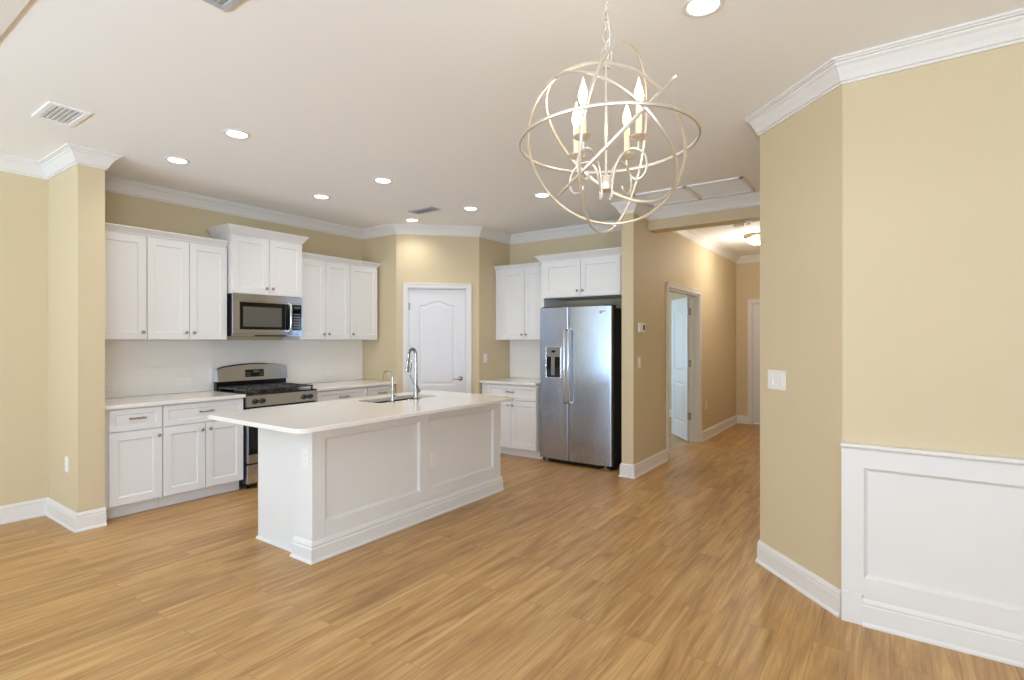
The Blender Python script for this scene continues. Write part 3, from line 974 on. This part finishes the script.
for xx in (0.05, W - 0.05):
    b = MB(); b.box(xx - 0.04, xx + 0.04, 0.03, 0.16, 1.786, 1.816, 0.006); b.build('hinge_cover', M['charcoal'], rf)

# ------------------------------------------------------------------ island
isl = thing('kitchen_island', 'white panelled kitchen island standing on the oak floor', 'island', (0, 0, 0))
IX0, IX1, IY0, IY1 = -3.72, -3.03, 2.065, 4.10
b = MB()
b.box(IX0, IX0 + 0.018, IY0 + 0.056, IY1, 0.10, 0.884)
b.box(IX0, IX1 - 0.041, IY1 - 0.02, IY1, 0.0, 0.884)
b.box(IX0, IX1 - 0.041, IY0 + 0.056, IY1, 0.10, 0.118)
b.box(IX0 + 0.07, IX0 + 0.088, IY0 + 0.056, IY1, 0.0, 0.10)
b.build('body', M['cabinet'], isl)
# long panelled face towards the dining side (local frame: x along world Y, front to +X)
lp = Matrix.Translation((IX1, 0, 0)) @ Matrix.Rotation(PI / 2, 4, 'Z')
b = MB()
yA, yB = IY0 + 0.034, IY1
b.box(yA, yB, 0.018, 0.04, 0.0, 0.884, mat=lp)
for a, c in ((yA, 2.165), (3.03, 3.125), (3.99, yB)): b.box(a, c, 0.0, 0.02, 0.12, 0.884, 0.0015, mat=lp)
for a, c in ((2.165, 3.03), (3.125, 3.99)):
    b.box(a, c, 0.0, 0.02, 0.785, 0.884, mat=lp); b.box(a, c, 0.0, 0.02, 0.12, 0.235, mat=lp)
    rect = lambda d: [(a + d, 0.235 + d), (c - d, 0.235 + d), (c - d, 0.785 - d), (a + d, 0.785 - d)]
    for q0, q1, y0, y1 in ((0.0, 0.004, 0.0, 0.008), (0.004, 0.016, 0.008, 0.018)):
        va, vb = b.frame_loop(rect(q0), rect(q1), y0, y1)
        bmesh.ops.transform(b.bm, matrix=lp, verts=va + vb)
b.build('seating_side_panel', M['cabinet'], isl)
# end pilaster and recessed end panel
b = MB()
b.box(IX1 - 0.185, IX1 - 0.0005, IY0, IY0 + 0.034, 0.0, 0.884, 0.0015)
b.build('pilaster', M['cabinet'], isl)
b = MB(); b.box(IX0 - 0.012, IX1 - 0.18, IY0 + 0.035, IY0 + 0.055, 0.0, 0.884)
b.build('end_panel', M['cabinet'], isl)
b = MB(); b.strip([(IX0 - 0.012, IY0 + 0.035), (IX1 - 0.185, IY0 + 0.035)], [(0, 0), (0.016, 0), (0.014, 0.012), (0.006, 0.018), (0, 0.018)], -1)
b.build('shoe_moulding', M['cabinet'], isl)
BPI = [(0, 0), (0.026, 0), (0.026, 0.010), (0.018, 0.020), (0.018, 0.088), (0.012, 0.094), (0.012, 0.104), (0.015, 0.108), (0.010, 0.122), (0.004, 0.134), (0, 0.134)]
b = MB(); b.strip([(IX1 - 0.185, IY0 + 0.03), (IX1 - 0.185, IY0), (IX1, IY0), (IX1, IY1), (IX1 - 0.05, IY1)], BPI, -1)
b.build('baseboard', M['cabinet'], isl)
# working side (towards the range): doors
b_t = Matrix.Translation((IX0, 0, 0)) @ Matrix.Rotation(-PI / 2, 4, 'Z')
for k, (a, c) in enumerate(((-4.08, -3.50), (-3.50, -2.75), (-2.75, -2.12))):
    m_ = MB(); m_.shaker(a + 0.003, c - 0.003, 0.11, 0.87, 0.0, 0.02, 0.06, 0.01); bmesh.ops.transform(m_.bm, matrix=b_t, verts=m_.bm.verts[:])
    m_.build('door', M['cabinet'], isl)

# island top with rounded corners and a sink cutout
CX0, CX1, CY0, CY1 = -3.90, -2.765, 1.80, 4.0
SX0, SX1, SY0, SY1 = -3.70, -3.40, 2.94, 3.64
def rounded(x0, x1, y0, y1, r, n=8):
    pts = []
    for cx, cy, a0 in ((x1 - r, y0 + r, -90), (x1 - r, y1 - r, 0), (x0 + r, y1 - r, 90), (x0 + r, y0 + r, 180)):
        for i in range(n + 1):
            a = math.radians(a0 + 90 * i / n)
            pts.append((cx + r * math.cos(a), cy + r * math.sin(a)))
    return pts
b = MB()
out = rounded(CX0, CX1, CY0, CY1, 0.085)
inn = rounded(SX0, SX1, SY0, SY1, 0.05)
def ring_slab(b, out, inn, z0, z1, e=0.004):
    ins = lambda pts, d, s: [(x + d * s * nx, y + d * s * ny) for (x, y), (nx, ny) in zip(pts, normals(pts))]
    def normals(pts):
        n = len(pts); r = []
        for i in range(n):
            a, c = Vector(pts[i - 1]), Vector(pts[(i + 1) % n])
            d = (c - a).normalized(); r.append((d.y, -d.x))
        return r
    o_in = ins(out, e, -1)
    N = len(out)
    lay = [[b.bm.verts.new((x, y, z)) for x, y in pts] for pts, z in ((inn, z0), (o_in, z0), (out, z0 + e), (out, z1 - e), (o_in, z1), (inn, z1))]
    for A, B in zip(lay, lay[1:] + lay[:1]):
        for k in range(N):
            b.bm.faces.new((A[k], A[(k + 1) % N], B[(k + 1) % N], B[k]))
ring_slab(b, out, inn, 0.884, 0.914)
tag(b.build('countertop', M['quartz'], smooth=True, angle=30), 'white countertop with rounded corners on the kitchen island', 'countertop', 'white countertops')

sk = thing('sink', 'stainless steel undermount sink in the island countertop', 'sink', ((SX0 + SX1) / 2, (SY0 + SY1) / 2, 0.884))
hw, hd = (SX1 - SX0) / 2 - 0.004, (SY1 - SY0) / 2 - 0.004
def bowl(y0, y1):
    b = MB()
    top = rounded(-hw, hw, y0, y1, 0.05, 5); mid = rounded(-hw + 0.012, hw - 0.012, y0 + 0.012, y1 - 0.012, 0.05, 5); bot = rounded(-hw + 0.04, hw - 0.04, y0 + 0.04, y1 - 0.04, 0.03, 5)
    outr = rounded(-hw - 0.0, hw + 0.0, y0, y1, 0.05, 5)
    L_ = [[b.bm.verts.new((x, y, z)) for x, y in p] for p, z in ((top, -0.001), (mid, -0.17), (bot, -0.195))]
    for A, B in zip(L_, L_[1:]):
        for k in range(len(A)): b.bm.faces.new((A[k], A[(k + 1) % len(A)], B[(k + 1) % len(A)], B[k]))
    b.bm.faces.new(L_[-1])
    return b
bowl(-hd, 0.015).build('basin', M['basin'], sk, True, 30)
bowl(0.035, hd).build('basin', M['basin'], sk, True, 30)
MB().box(-hw, hw, 0.014, 0.036, -0.05, -0.004, 0.004).build('divider', M['steel'], sk)
for yy in (-hd / 2, hd / 2 + 0.02):
    b = MB(); b.lathe([(0.045, 0.0), (0.043, 0.004), (0.03, 0.002), (0, 0.001)], (0, yy, -0.195)); b.build('drain', M['bright'], sk, True)

# tall pull-down faucet
fc = thing('faucet', 'tall spring pull-down faucet in the centre of the island countertop', 'faucet', (-3.335, 3.285, 0.914))
b = MB(); b.lathe([(0.028, 0), (0.028, 0.010), (0.022, 0.016), (0.019, 0.03), (0.019, 0.10), (0.017, 0.11), (0.0, 0.11)], seg=18)
b.tube([(0, 0, 0.10), (0, 0, 0.33)], 0.0145, 14)
b.build('column', M['chrome'], fc, True)
arc = [(-0.042 + 0.042 * math.cos(a), 0, 0.392 + 0.045 * math.sin(a)) for a in [PI * i / 20 for i in range(21)]]
path = [(0, 0, 0.32)] + arc + [(-0.088, 0, 0.36), (-0.096, 0, 0.325)]
MB().tube(path, 0.009, 12).build('hose', M['chrome'], fc, True)
hel = []
full = [Vector(p) for p in path]
seglen = [0]
for p, q in zip(full, full[1:]): seglen.append(seglen[-1] + (q - p).length)
tot = seglen[-1]; turns = 34
for i in range(turns * 8 + 1):
    s = tot * i / (turns * 8)
    k = max(j for j in range(len(seglen)) if seglen[j] <= s + 1e-9); k = min(k, len(full) - 2)
    t = (s - seglen[k]) / (seglen[k + 1] - seglen[k]); p = full[k].lerp(full[k + 1], t); d = (full[k + 1] - full[k]).normalized()
    n1 = Vector((0, 1, 0)); n2 = d.cross(n1)
    a = 2 * PI * i / 8
    hel.append(p + (n1 * math.cos(a) + n2 * math.sin(a)) * 0.0125)
MB().tube(hel, 0.0022, 5).build('spring', M['chrome'], fc, True)
b = MB(); b.tube([(-0.094, 0, 0.335), (-0.099, 0, 0.305), (-0.108, 0, 0.262), (-0.112, 0, 0.240)], [0.012, 0.014, 0.015, 0.017], 14)
b.build('spray_head', M['chrome'], fc, True)
b = MB(); b.tube([(0, 0, 0.115), (-0.035, 0, 0.155), (-0.068, 0, 0.195), (-0.074, 0, 0.235), (-0.055, 0, 0.275), (-0.052, 0, 0.34)], 0.0055, 8)
b.tube([(-0.052, 0, 0.335), (-0.098, 0, 0.318)], 0.005, 8)
b.build('holder_arm', M['chrome'], fc, True)
b = MB(); b.lathe([(0.014, 0), (0.014, 0.03)], (0, 0.012, 0.07), (0, 1, 0)); b.tube([(0, 0.042, 0.07), (-0.01, 0.046, 0.09), (-0.03, 0.048, 0.125)], [0.008, 0.007, 0.005], 10)
b.build('lever', M['chrome'], fc, True)
# slim filter tap
ff = thing('filter_tap', 'slim gooseneck filter tap on the island, left of the tall faucet', 'faucet', (-3.35, 3.035, 0.914))
b = MB(); b.lathe([(0.022, 0), (0.021, 0.008), (0.013, 0.014), (0.012, 0.06), (0.009, 0.075), (0, 0.075)], seg=16); b.build('base', M['chrome'], ff, True)
arc = [(-0.055 + 0.055 * math.cos(a), 0, 0.205 + 0.055 * math.sin(a)) for a in [PI * i / 16 for i in range(17)]]
MB().tube([(0, 0, 0.07)] + arc + [(-0.113, 0, 0.185), (-0.118, 0, 0.17)], 0.0065, 10).build('spout', M['chrome'], ff, True)
b = MB(); b.tube([(0, 0.010, 0.05), (0, 0.035, 0.058), (0, 0.05, 0.062)], [0.006, 0.005, 0.004], 8); b.build('lever', M['chrome'], ff, True)
# small round air switch
tag(MB().lathe([(0.020, 0), (0.020, 0.006), (0.012, 0.010), (0.012, 0.014), (0, 0.015)], (-3.33, 3.20, 0.914)).build('air_switch', M['bright'], None, True), 'small round metal button on the island between the two faucets', 'switch')

# ------------------------------------------------------------------ switches, outlets, thermostat
def wall_plate(name, label, cat, loc, rz, w, h, kind, gang=1, group=None):
    """local front -y; plate centred at origin"""
    t = thing(name, label, cat, loc, rz, group)
    MB().box(-w / 2, w / 2, -0.006, 0, -h / 2, h / 2, 0.0025).build('plate', M['plastic'], t)
    step = w / gang
    for g in range(gang):
        cx = -w / 2 + step * (g + 0.5)
        if kind == 'rocker':
            b = MB(); b.box(cx - 0.017, cx + 0.017, -0.0085, -0.005, -0.034, 0.034, 0.0015)
            b.box(cx - 0.013, cx + 0.013, -0.011, -0.008, -0.028, 0.0, 0.001); b.build('rocker', M['plastic'], t)
        elif kind == 'toggle':
            b = MB(); b.box(cx - 0.006, cx + 0.006, -0.020, -0.004, -0.004, 0.012, 0.002); b.build('toggle', M['plastic'], t)
        else:
            for s in (-1, 1):
                c = (cx, 0.020 * s) if kind == 'outlet_v' else (cx + 0.020 * s, 0)
                so = MB().box(c[0] - 0.015, c[0] + 0.015, -0.008, -0.005, c[1] - 0.013, c[1] + 0.013, 0.002).build('socket', M['plastic'], t)
                for q in (-1, 1):
                    MB().box(c[0] + q * 0.006 - 0.001, c[0] + q * 0.006 + 0.001, -0.0084, -0.0078, c[1] - 0.004, c[1] + 0.005).build('slot', M['grey'], so)
    return t
mid = (0.45)
def on_angled(t, out=0.0):      # along the angled wall from A0
    L_ = math.hypot(A1[0] - A0[0], A1[1] - A0[1])
    return (A0[0] + (A1[0] - A0[0]) * t / L_, A0[1] + (A1[1] - A0[1]) * t / L_)
q = on_angled(0.2)
angA = math.atan2(A1[1] - A0[1], A1[0] - A0[0])
wall_plate('light_switch', 'double white light switch on the angled wall', 'light switch', (-0.566, 3.618 - 0.0006, 1.185), angA, 0.168, 0.118, 'rocker', 2)
wall_plate('light_switch', 'single white light switch right of the pantry door', 'light switch', (P2[0], 5.455, 1.197), PI / 2, 0.072, 0.118, 'rocker')
wall_plate('light_switch', 'white light switch below the thermostat beside the refrigerator', 'light switch', (XH, 5.40, 1.19), PI / 2, 0.072, 0.118, 'toggle')
wall_plate('power_outlet', 'white outlet low on the side of the beige wall stub', 'outlet', (-5.19, PY0, 0.47), 0, 0.072, 0.116, 'outlet_v')
wall_plate('power_outlet', 'white outlet on the backsplash beside the beige wall stub', 'outlet', (XL + 0.0105, 1.80, 1.012), PI / 2, 0.116, 0.072, 'outlet_h')
wall_plate('power_outlet', 'wide white outlet plate on the backsplash left of the range', 'outlet', (XL + 0.0105, 2.41, 1.025), PI / 2, 0.150, 0.072, 'outlet_h')
wall_plate('power_outlet', 'white outlet on the backsplash right of the range', 'outlet', (XL + 0.0105, 4.05, 1.03), PI / 2, 0.116, 0.072, 'outlet_h')
wall_plate('power_outlet', 'white outlet in the right panel of the island long side', 'outlet', (IX1 - 0.018, 3.195, 0.452), PI / 2, 0.072, 0.116, 'outlet_v')
wall_plate('power_outlet', 'white outlet on the island end pilaster below the countertop corner', 'outlet', (-3.10, IY0, 0.665), 0, 0.072, 0.116, 'outlet_v')
wall_plate('power_outlet', 'white outlet low on the hall wall past the open doorway', 'outlet', (XH, 7.93, 0.49), PI / 2, 0.072, 0.116, 'outlet_v')
th = thing('thermostat', 'small cream thermostat on the hall wall beside the refrigerator', 'thermostat', (XH, 5.44, 1.56), PI / 2)
MB().box(-0.075, 0.075, -0.028, 0, -0.05, 0.05, 0.006).build('body', M['plastic'], th)
MB().box(0.005, 0.055, -0.0295, -0.027, -0.025, 0.03).build('screen', M['charcoal'], th)

# ------------------------------------------------------------------ ceiling fixtures
spots = [(-3.70, 1.93, 'recessed downlight nearest the island left end'),
         (-4.63, 1.94, 'recessed downlight above the counter left of the range'),
         (-4.63, 3.26, 'recessed downlight in front of the microwave cabinet'),
         (-3.71, 3.25, 'recessed downlight above the middle of the island sink'),
         (-3.72, 4.49, 'recessed downlight between island far end and pantry return wall'),
         (-4.65, 4.52, 'recessed downlight just in front of the pantry door'),
         (-2.80, 4.48, 'recessed downlight in front of the refrigerator, seen behind the chandelier rings'),
         (-0.652, 2.336, 'recessed downlight at the top edge, right of the chandelier chain')]
proto = thing('recessed_downlight', spots[0][2], 'downlight', (spots[0][0], spots[0][1], CEIL), 0, 'recessed ceiling downlights')
MB().lathe([(0.086, 0.0), (0.086, -0.004), (0.080, -0.007), (0.068, -0.006), (0.064, -0.003), (0.064, 0.0)], seg=32).build('trim_ring', M['trim'], proto, True)
MB().lathe([(0.0645, -0.001), (0.064, -0.004), (0.03, -0.0055), (0.0, -0.006)], seg=32).build('lens', M['lens'], proto, True)
for k, (x, y, lb) in enumerate(spots):
    if k: dup(proto, (x, y, CEIL), 0, lb)
    lamp('downlight_lamp', 'SPOT', (x, y, CEIL - 0.02), 18 if k < 7 else 9, SOFT, (0, 0, 0), spot_size=math.radians(150), spot_blend=0.9, shadow_soft_size=0.06)

def vent(label, loc, rz, w, d, n, mat='ventgrey'):
    t = thing('ceiling_vent', label, 'vent', loc, rz, 'ceiling vents')
    b = MB()
    fr = 0.03
    for q in ((-w / 2, w / 2, -d / 2, -d / 2 + fr), (-w / 2, w / 2, d / 2 - fr, d / 2), (-w / 2, -w / 2 + fr, -d / 2 + fr, d / 2 - fr), (w / 2 - fr, w / 2, -d / 2 + fr, d / 2 - fr)):
        b.box(q[0], q[1], q[2], q[3], -0.010, 0, 0.003)
    b.build('frame', M[mat], t)
    MB().box(-w / 2 + fr, w / 2 - fr, -d / 2 + fr, d / 2 - fr, -0.002, 0.0).build('duct', M['dark'], t)
    for k in range(n):
        y = -d / 2 + fr + (d - 2 * fr) * (k + 0.5) / n
        mt_ = Matrix.Translation((0, y, -0.006)) @ Matrix.Rotation(math.radians(20), 4, 'X')
        MB().box(-w / 2 + fr, w / 2 - fr, -(d - 2 * fr) / n * 0.40, (d - 2 * fr) / n * 0.40, -0.0012, 0.0012, mat=mt_).build('louver', M[mat], t)
    return t
vent('white louvered ceiling vent above the beige wall stub', (-4.285, 1.12, CEIL), 0, 0.36, 0.21, 6)
vent('grey ceiling vent at the very top edge of the picture', (-2.17, 1.05, CEIL), 0, 0.36, 0.26, 6, 'ventdim')
vent('small grey ceiling vent between the downlights near the pantry', (-4.19, 4.255, CEIL), 0, 0.36, 0.16, 4, 'ventdim')

rgx0, rgx1, rgy0, rgy1 = -2.06, -1.05, 4.97, 5.50
t = thing('return_air_grille', 'large two-panel return air grille in the ceiling before the hall', 'vent', ((rgx0 + rgx1) / 2, (rgy0 + rgy1) / 2, CEIL))
hx, hy = (rgx1 - rgx0) / 2, (rgy1 - rgy0) / 2
b = MB()
for q in ((-hx, hx, -hy, -hy + 0.03), (-hx, hx, hy - 0.03, hy), (-hx, -hx + 0.03, -hy, hy), (hx - 0.03, hx, -hy, hy), (-0.02, 0.02, -hy, hy)):
    b.box(q[0], q[1], q[2], q[3], -0.016, 0, 0.003)
b.build('frame', M['ventgrey'], t)
for sx in (-1, 1):
    b = MB()
    n = 34
    x0_, x1_ = (0.022, hx - 0.032) if sx > 0 else (-hx + 0.032, -0.022)
    b.box(x0_, x1_, -hy + 0.032, hy - 0.032, -0.007, 0)
    for k in range(n):
        y = -hy + 0.032 + (2 * hy - 0.064) * (k + 0.5) / n
        b.box(x0_, x1_, y - 0.004, y + 0.004, -0.009, -0.003)
    b.build('louver_panel', M['ventgrey'], t)

fm = thing('flush_mount_light', 'domed glass ceiling light with nickel rim in the hall', 'ceiling light', (-1.475, 7.86, CEIL))
MB().lathe([(0.165, 0), (0.170, -0.010), (0.168, -0.030), (0.150, -0.045), (0.140, -0.045)], seg=36).build('rim', M['bronze'], fm, True)
MB().lathe([(0.146, -0.040), (0.143, -0.060), (0.120, -0.095), (0.080, -0.120), (0.035, -0.132), (0.0, -0.134)], seg=36).build('glass_dome', M['dome'], fm, True)
MB().lathe([(0.010, -0.130), (0.012, -0.140), (0.006, -0.152), (0, -0.154)], seg=14).build('finial', M['bronze'], fm, True)
lamp('hall_lamp', 'POINT', (-1.475, 7.86, CEIL - 0.30), 22, (1.0, 0.95, 0.88), shadow_soft_size=0.10)
sd = thing('sprinkler', 'tiny white sprinkler head under the header beam at the hall mouth', 'sprinkler', (-1.17, 5.80, 2.634))
MB().lathe([(0.035, 0), (0.033, -0.006), (0.014, -0.010), (0.012, -0.03), (0.018, -0.034), (0.018, -0.038), (0, -0.04)], seg=20).build('escutcheon', M['plastic'], sd, True)
tag(MB().lathe([(0.065, 0), (0.064, -0.022), (0.052, -0.034), (0, -0.036)], (-1.52, 7.0, CEIL), seg=28).build('smoke_detector', M['plastic'], None, True), 'round white smoke detector on the hall ceiling before the domed light', 'smoke detector')

# ------------------------------------------------------------------ orb chandelier
cs, sn = math.cos(YAW), math.sin(YAW)
RIGHT, FWD, UP = Vector((cs, sn, 0)), Vector((-sn, cs, 0)), Vector((0, 0, 1))
D = 1.9
def cw(r, d, u): return RIGHT * r + FWD * d + UP * (EYE + u)
HUBP = cw(0.334, D, 0.556)
ch = thing('chandelier', 'silver orb chandelier with crossing rings and four candle lights', 'chandelier', (HUBP.x, HUBP.y, HUBP.z))
def L2(p): return p - HUBP
RINGS = [(0.9629, 0.679, 0.3185, 0.6720, 0.2895, 0.0052),
         (2.081, 1.547, 0.3389, 0.6988, 0.3104, 0.0052),
         (-0.4892, -0.2305, 0.3716, 0.7002, 0.3154, 0.0042),
         (0.1856, 2.3734, 0.3614, 0.7126, 0.2714, 0.0055),
         (-2.8994, -0.8532, 0.3415, 0.7017, 0.2827, 0.0050)]
for th_, ph, cx_, cz_, rad, tr in RINGS:
    nv = Vector((math.cos(ph) * math.cos(th_), math.cos(ph) * math.sin(th_), math.sin(ph)))
    nv = RIGHT * nv.x + FWD * nv.y + UP * nv.z
    a = nv.orthogonal().normalized(); c2 = nv.cross(a).normalized()
    C0 = L2(cw(cx_, D, cz_))
    # flat band ring: rectangular section
    b = MB()
    N = 96
    secs = []
    for k in range(N):
        t_ = 2 * PI * k / N
        e = a * math.cos(t_) + c2 * math.sin(t_)
        secs.append([b.bm.verts.new(C0 + e * (rad + sr) + nv * sh) for sr, sh in ((-tr * 0.6, -tr), (tr * 0.6, -tr), (tr, 0), (tr * 0.6, tr), (-tr * 0.6, tr), (-tr, 0))])
    for k in range(N):
        A, B = secs[k], secs[(k + 1) % N]
        for j in range(6): b.bm.faces.new((A[j], A[(j + 1) % 6], B[(j + 1) % 6], B[j]))
    b.build('ring', M['champagne'], ch, True, 35)
TOPZ = cw(0, 0, 0.985).z - HUBP.z
b = MB(); b.tube([(0, 0, -0.03), (0, 0, TOPZ)], 0.0052, 10)
b.lathe([(0.012, 0), (0.012, 0.02), (0.006, 0.03)], (0, 0, TOPZ - 0.02))
b.build('stem', M['champagne'], ch, True)
b = MB(); b.lathe([(0.0, -0.034), (0.008, -0.032), (0.024, -0.024), (0.026, -0.018), (0.026, 0.018), (0.022, 0.024), (0.008, 0.028), (0.006, 0.04)], seg=20)
b.build('hub', M['champagne'], ch, True)
# chain and canopy
zc = TOPZ
top = CEIL - HUBP.z
def link(z, turn, ln=0.034, wd=0.011):
    pts = []
    for k in range(16):
        a_ = 2 * PI * k / 16
        x = wd * math.cos(a_); zz = ln * 0.5 * math.sin(a_) * 1.35
        zz = max(-ln * 0.62, min(ln * 0.62, zz))
        pts.append((x * math.cos(turn), x * math.sin(turn), z + zz))
    return pts
z = zc + 0.028; k = 0
b = MB(); b.tube(link(zc + 0.022, 0.3, 0.05, 0.018), 0.0032, 6, closed=True); b.build('chain_loop', M['champagne'], ch, True)
z = zc + 0.062
while z < top - 0.05:
    MB().tube(link(z, 0.3 + (PI / 2) * ((k + 1) % 2)), 0.0026, 6, closed=True).build('chain_link', M['champagne'], ch, True)
    z += 0.034; k += 1
MB().lathe([(0.062, top), (0.062, top - 0.012), (0.045, top - 0.022), (0.012, top - 0.030), (0.010, top - 0.045), (0, top - 0.045)], seg=28).build('canopy', M['champagne'], ch, True)
MB().tube([(0.004, 0.004, TOPZ), (0.012, 0.006, TOPZ + 0.10), (-0.006, 0.005, TOPZ + 0.25), (0.004, 0.004, top - 0.04)], 0.0018, 6).build('cord', M['plastic'], ch, True)
# arms with drip cup, candle sleeve and bulb
for k in range(4):
    az = YAW + PI / 4 + k * PI / 2
    er = Vector((math.cos(az), math.sin(az), 0))
    def q(r, z): return (er.x * r, er.y * r, z)
    cz = 0.124
    Rr = 0.133
    b = MB()
    path = [q(0.024, -0.055), q(0.026, -0.02), q(0.030, 0.015), q(0.042, 0.055), q(0.062, 0.082), q(0.090, 0.096), q(0.124, 0.092), q(0.152, 0.070), q(0.164, 0.034), q(0.154, 0.000), q(0.130, -0.012), q(0.108, -0.004), q(0.100, 0.012)]
    # smooth the path
    P = [Vector(p) for p in path]; S = []
    for i in range(len(P) - 1):
        p0, p1, p2, p3 = P[max(i - 1, 0)], P[i], P[i + 1], P[min(i + 2, len(P) - 1)]
        for j in range(5):
            t_ = j / 5
            S.append(0.5 * ((2 * p1) + (p2 - p0) * t_ + (2 * p0 - 5 * p1 + 4 * p2 - p3) * t_ ** 2 + (3 * p1 - p0 - 3 * p2 + p3) * t_ ** 3))
    S.append(P[-1])
    b.tube(S, 0.0042, 8)
    b.tube([q(0.128, 0.086), q(Rr, 0.100), q(Rr, cz)], 0.005, 8)
    arm = b.build('arm', M['champagne'], ch, True)
    MB().lathe([(0.006, cz - 0.010), (0.012, cz - 0.006), (0.030, cz + 0.002), (0.033, cz + 0.008), (0.030, cz + 0.008), (0.014, cz + 0.004), (0, cz + 0.004)], q(Rr, 0), seg=20).build('drip_cup', M['champagne'], arm, True)
    MB().lathe([(0.0105, cz + 0.004), (0.0105, cz + 0.106), (0.008, cz + 0.108), (0, cz + 0.108)], q(Rr, 0), seg=14).build('candle_sleeve', M['cream'], arm, True)
    MB().lathe([(0.006, cz + 0.106), (0.009, cz + 0.116), (0.0155, cz + 0.134), (0.0165, cz + 0.146), (0.013, cz + 0.166), (0.0065, cz + 0.186), (0.0025, cz + 0.204), (0, cz + 0.210)], q(Rr, 0), seg=14).build('bulb', M['bulb'], arm, True)
    p = HUBP + Vector(q(Rr, cz + 0.128))
    lamp('candle_lamp', 'POINT', p + er * 0.03, 0.9, WARM, shadow_soft_size=0.03)
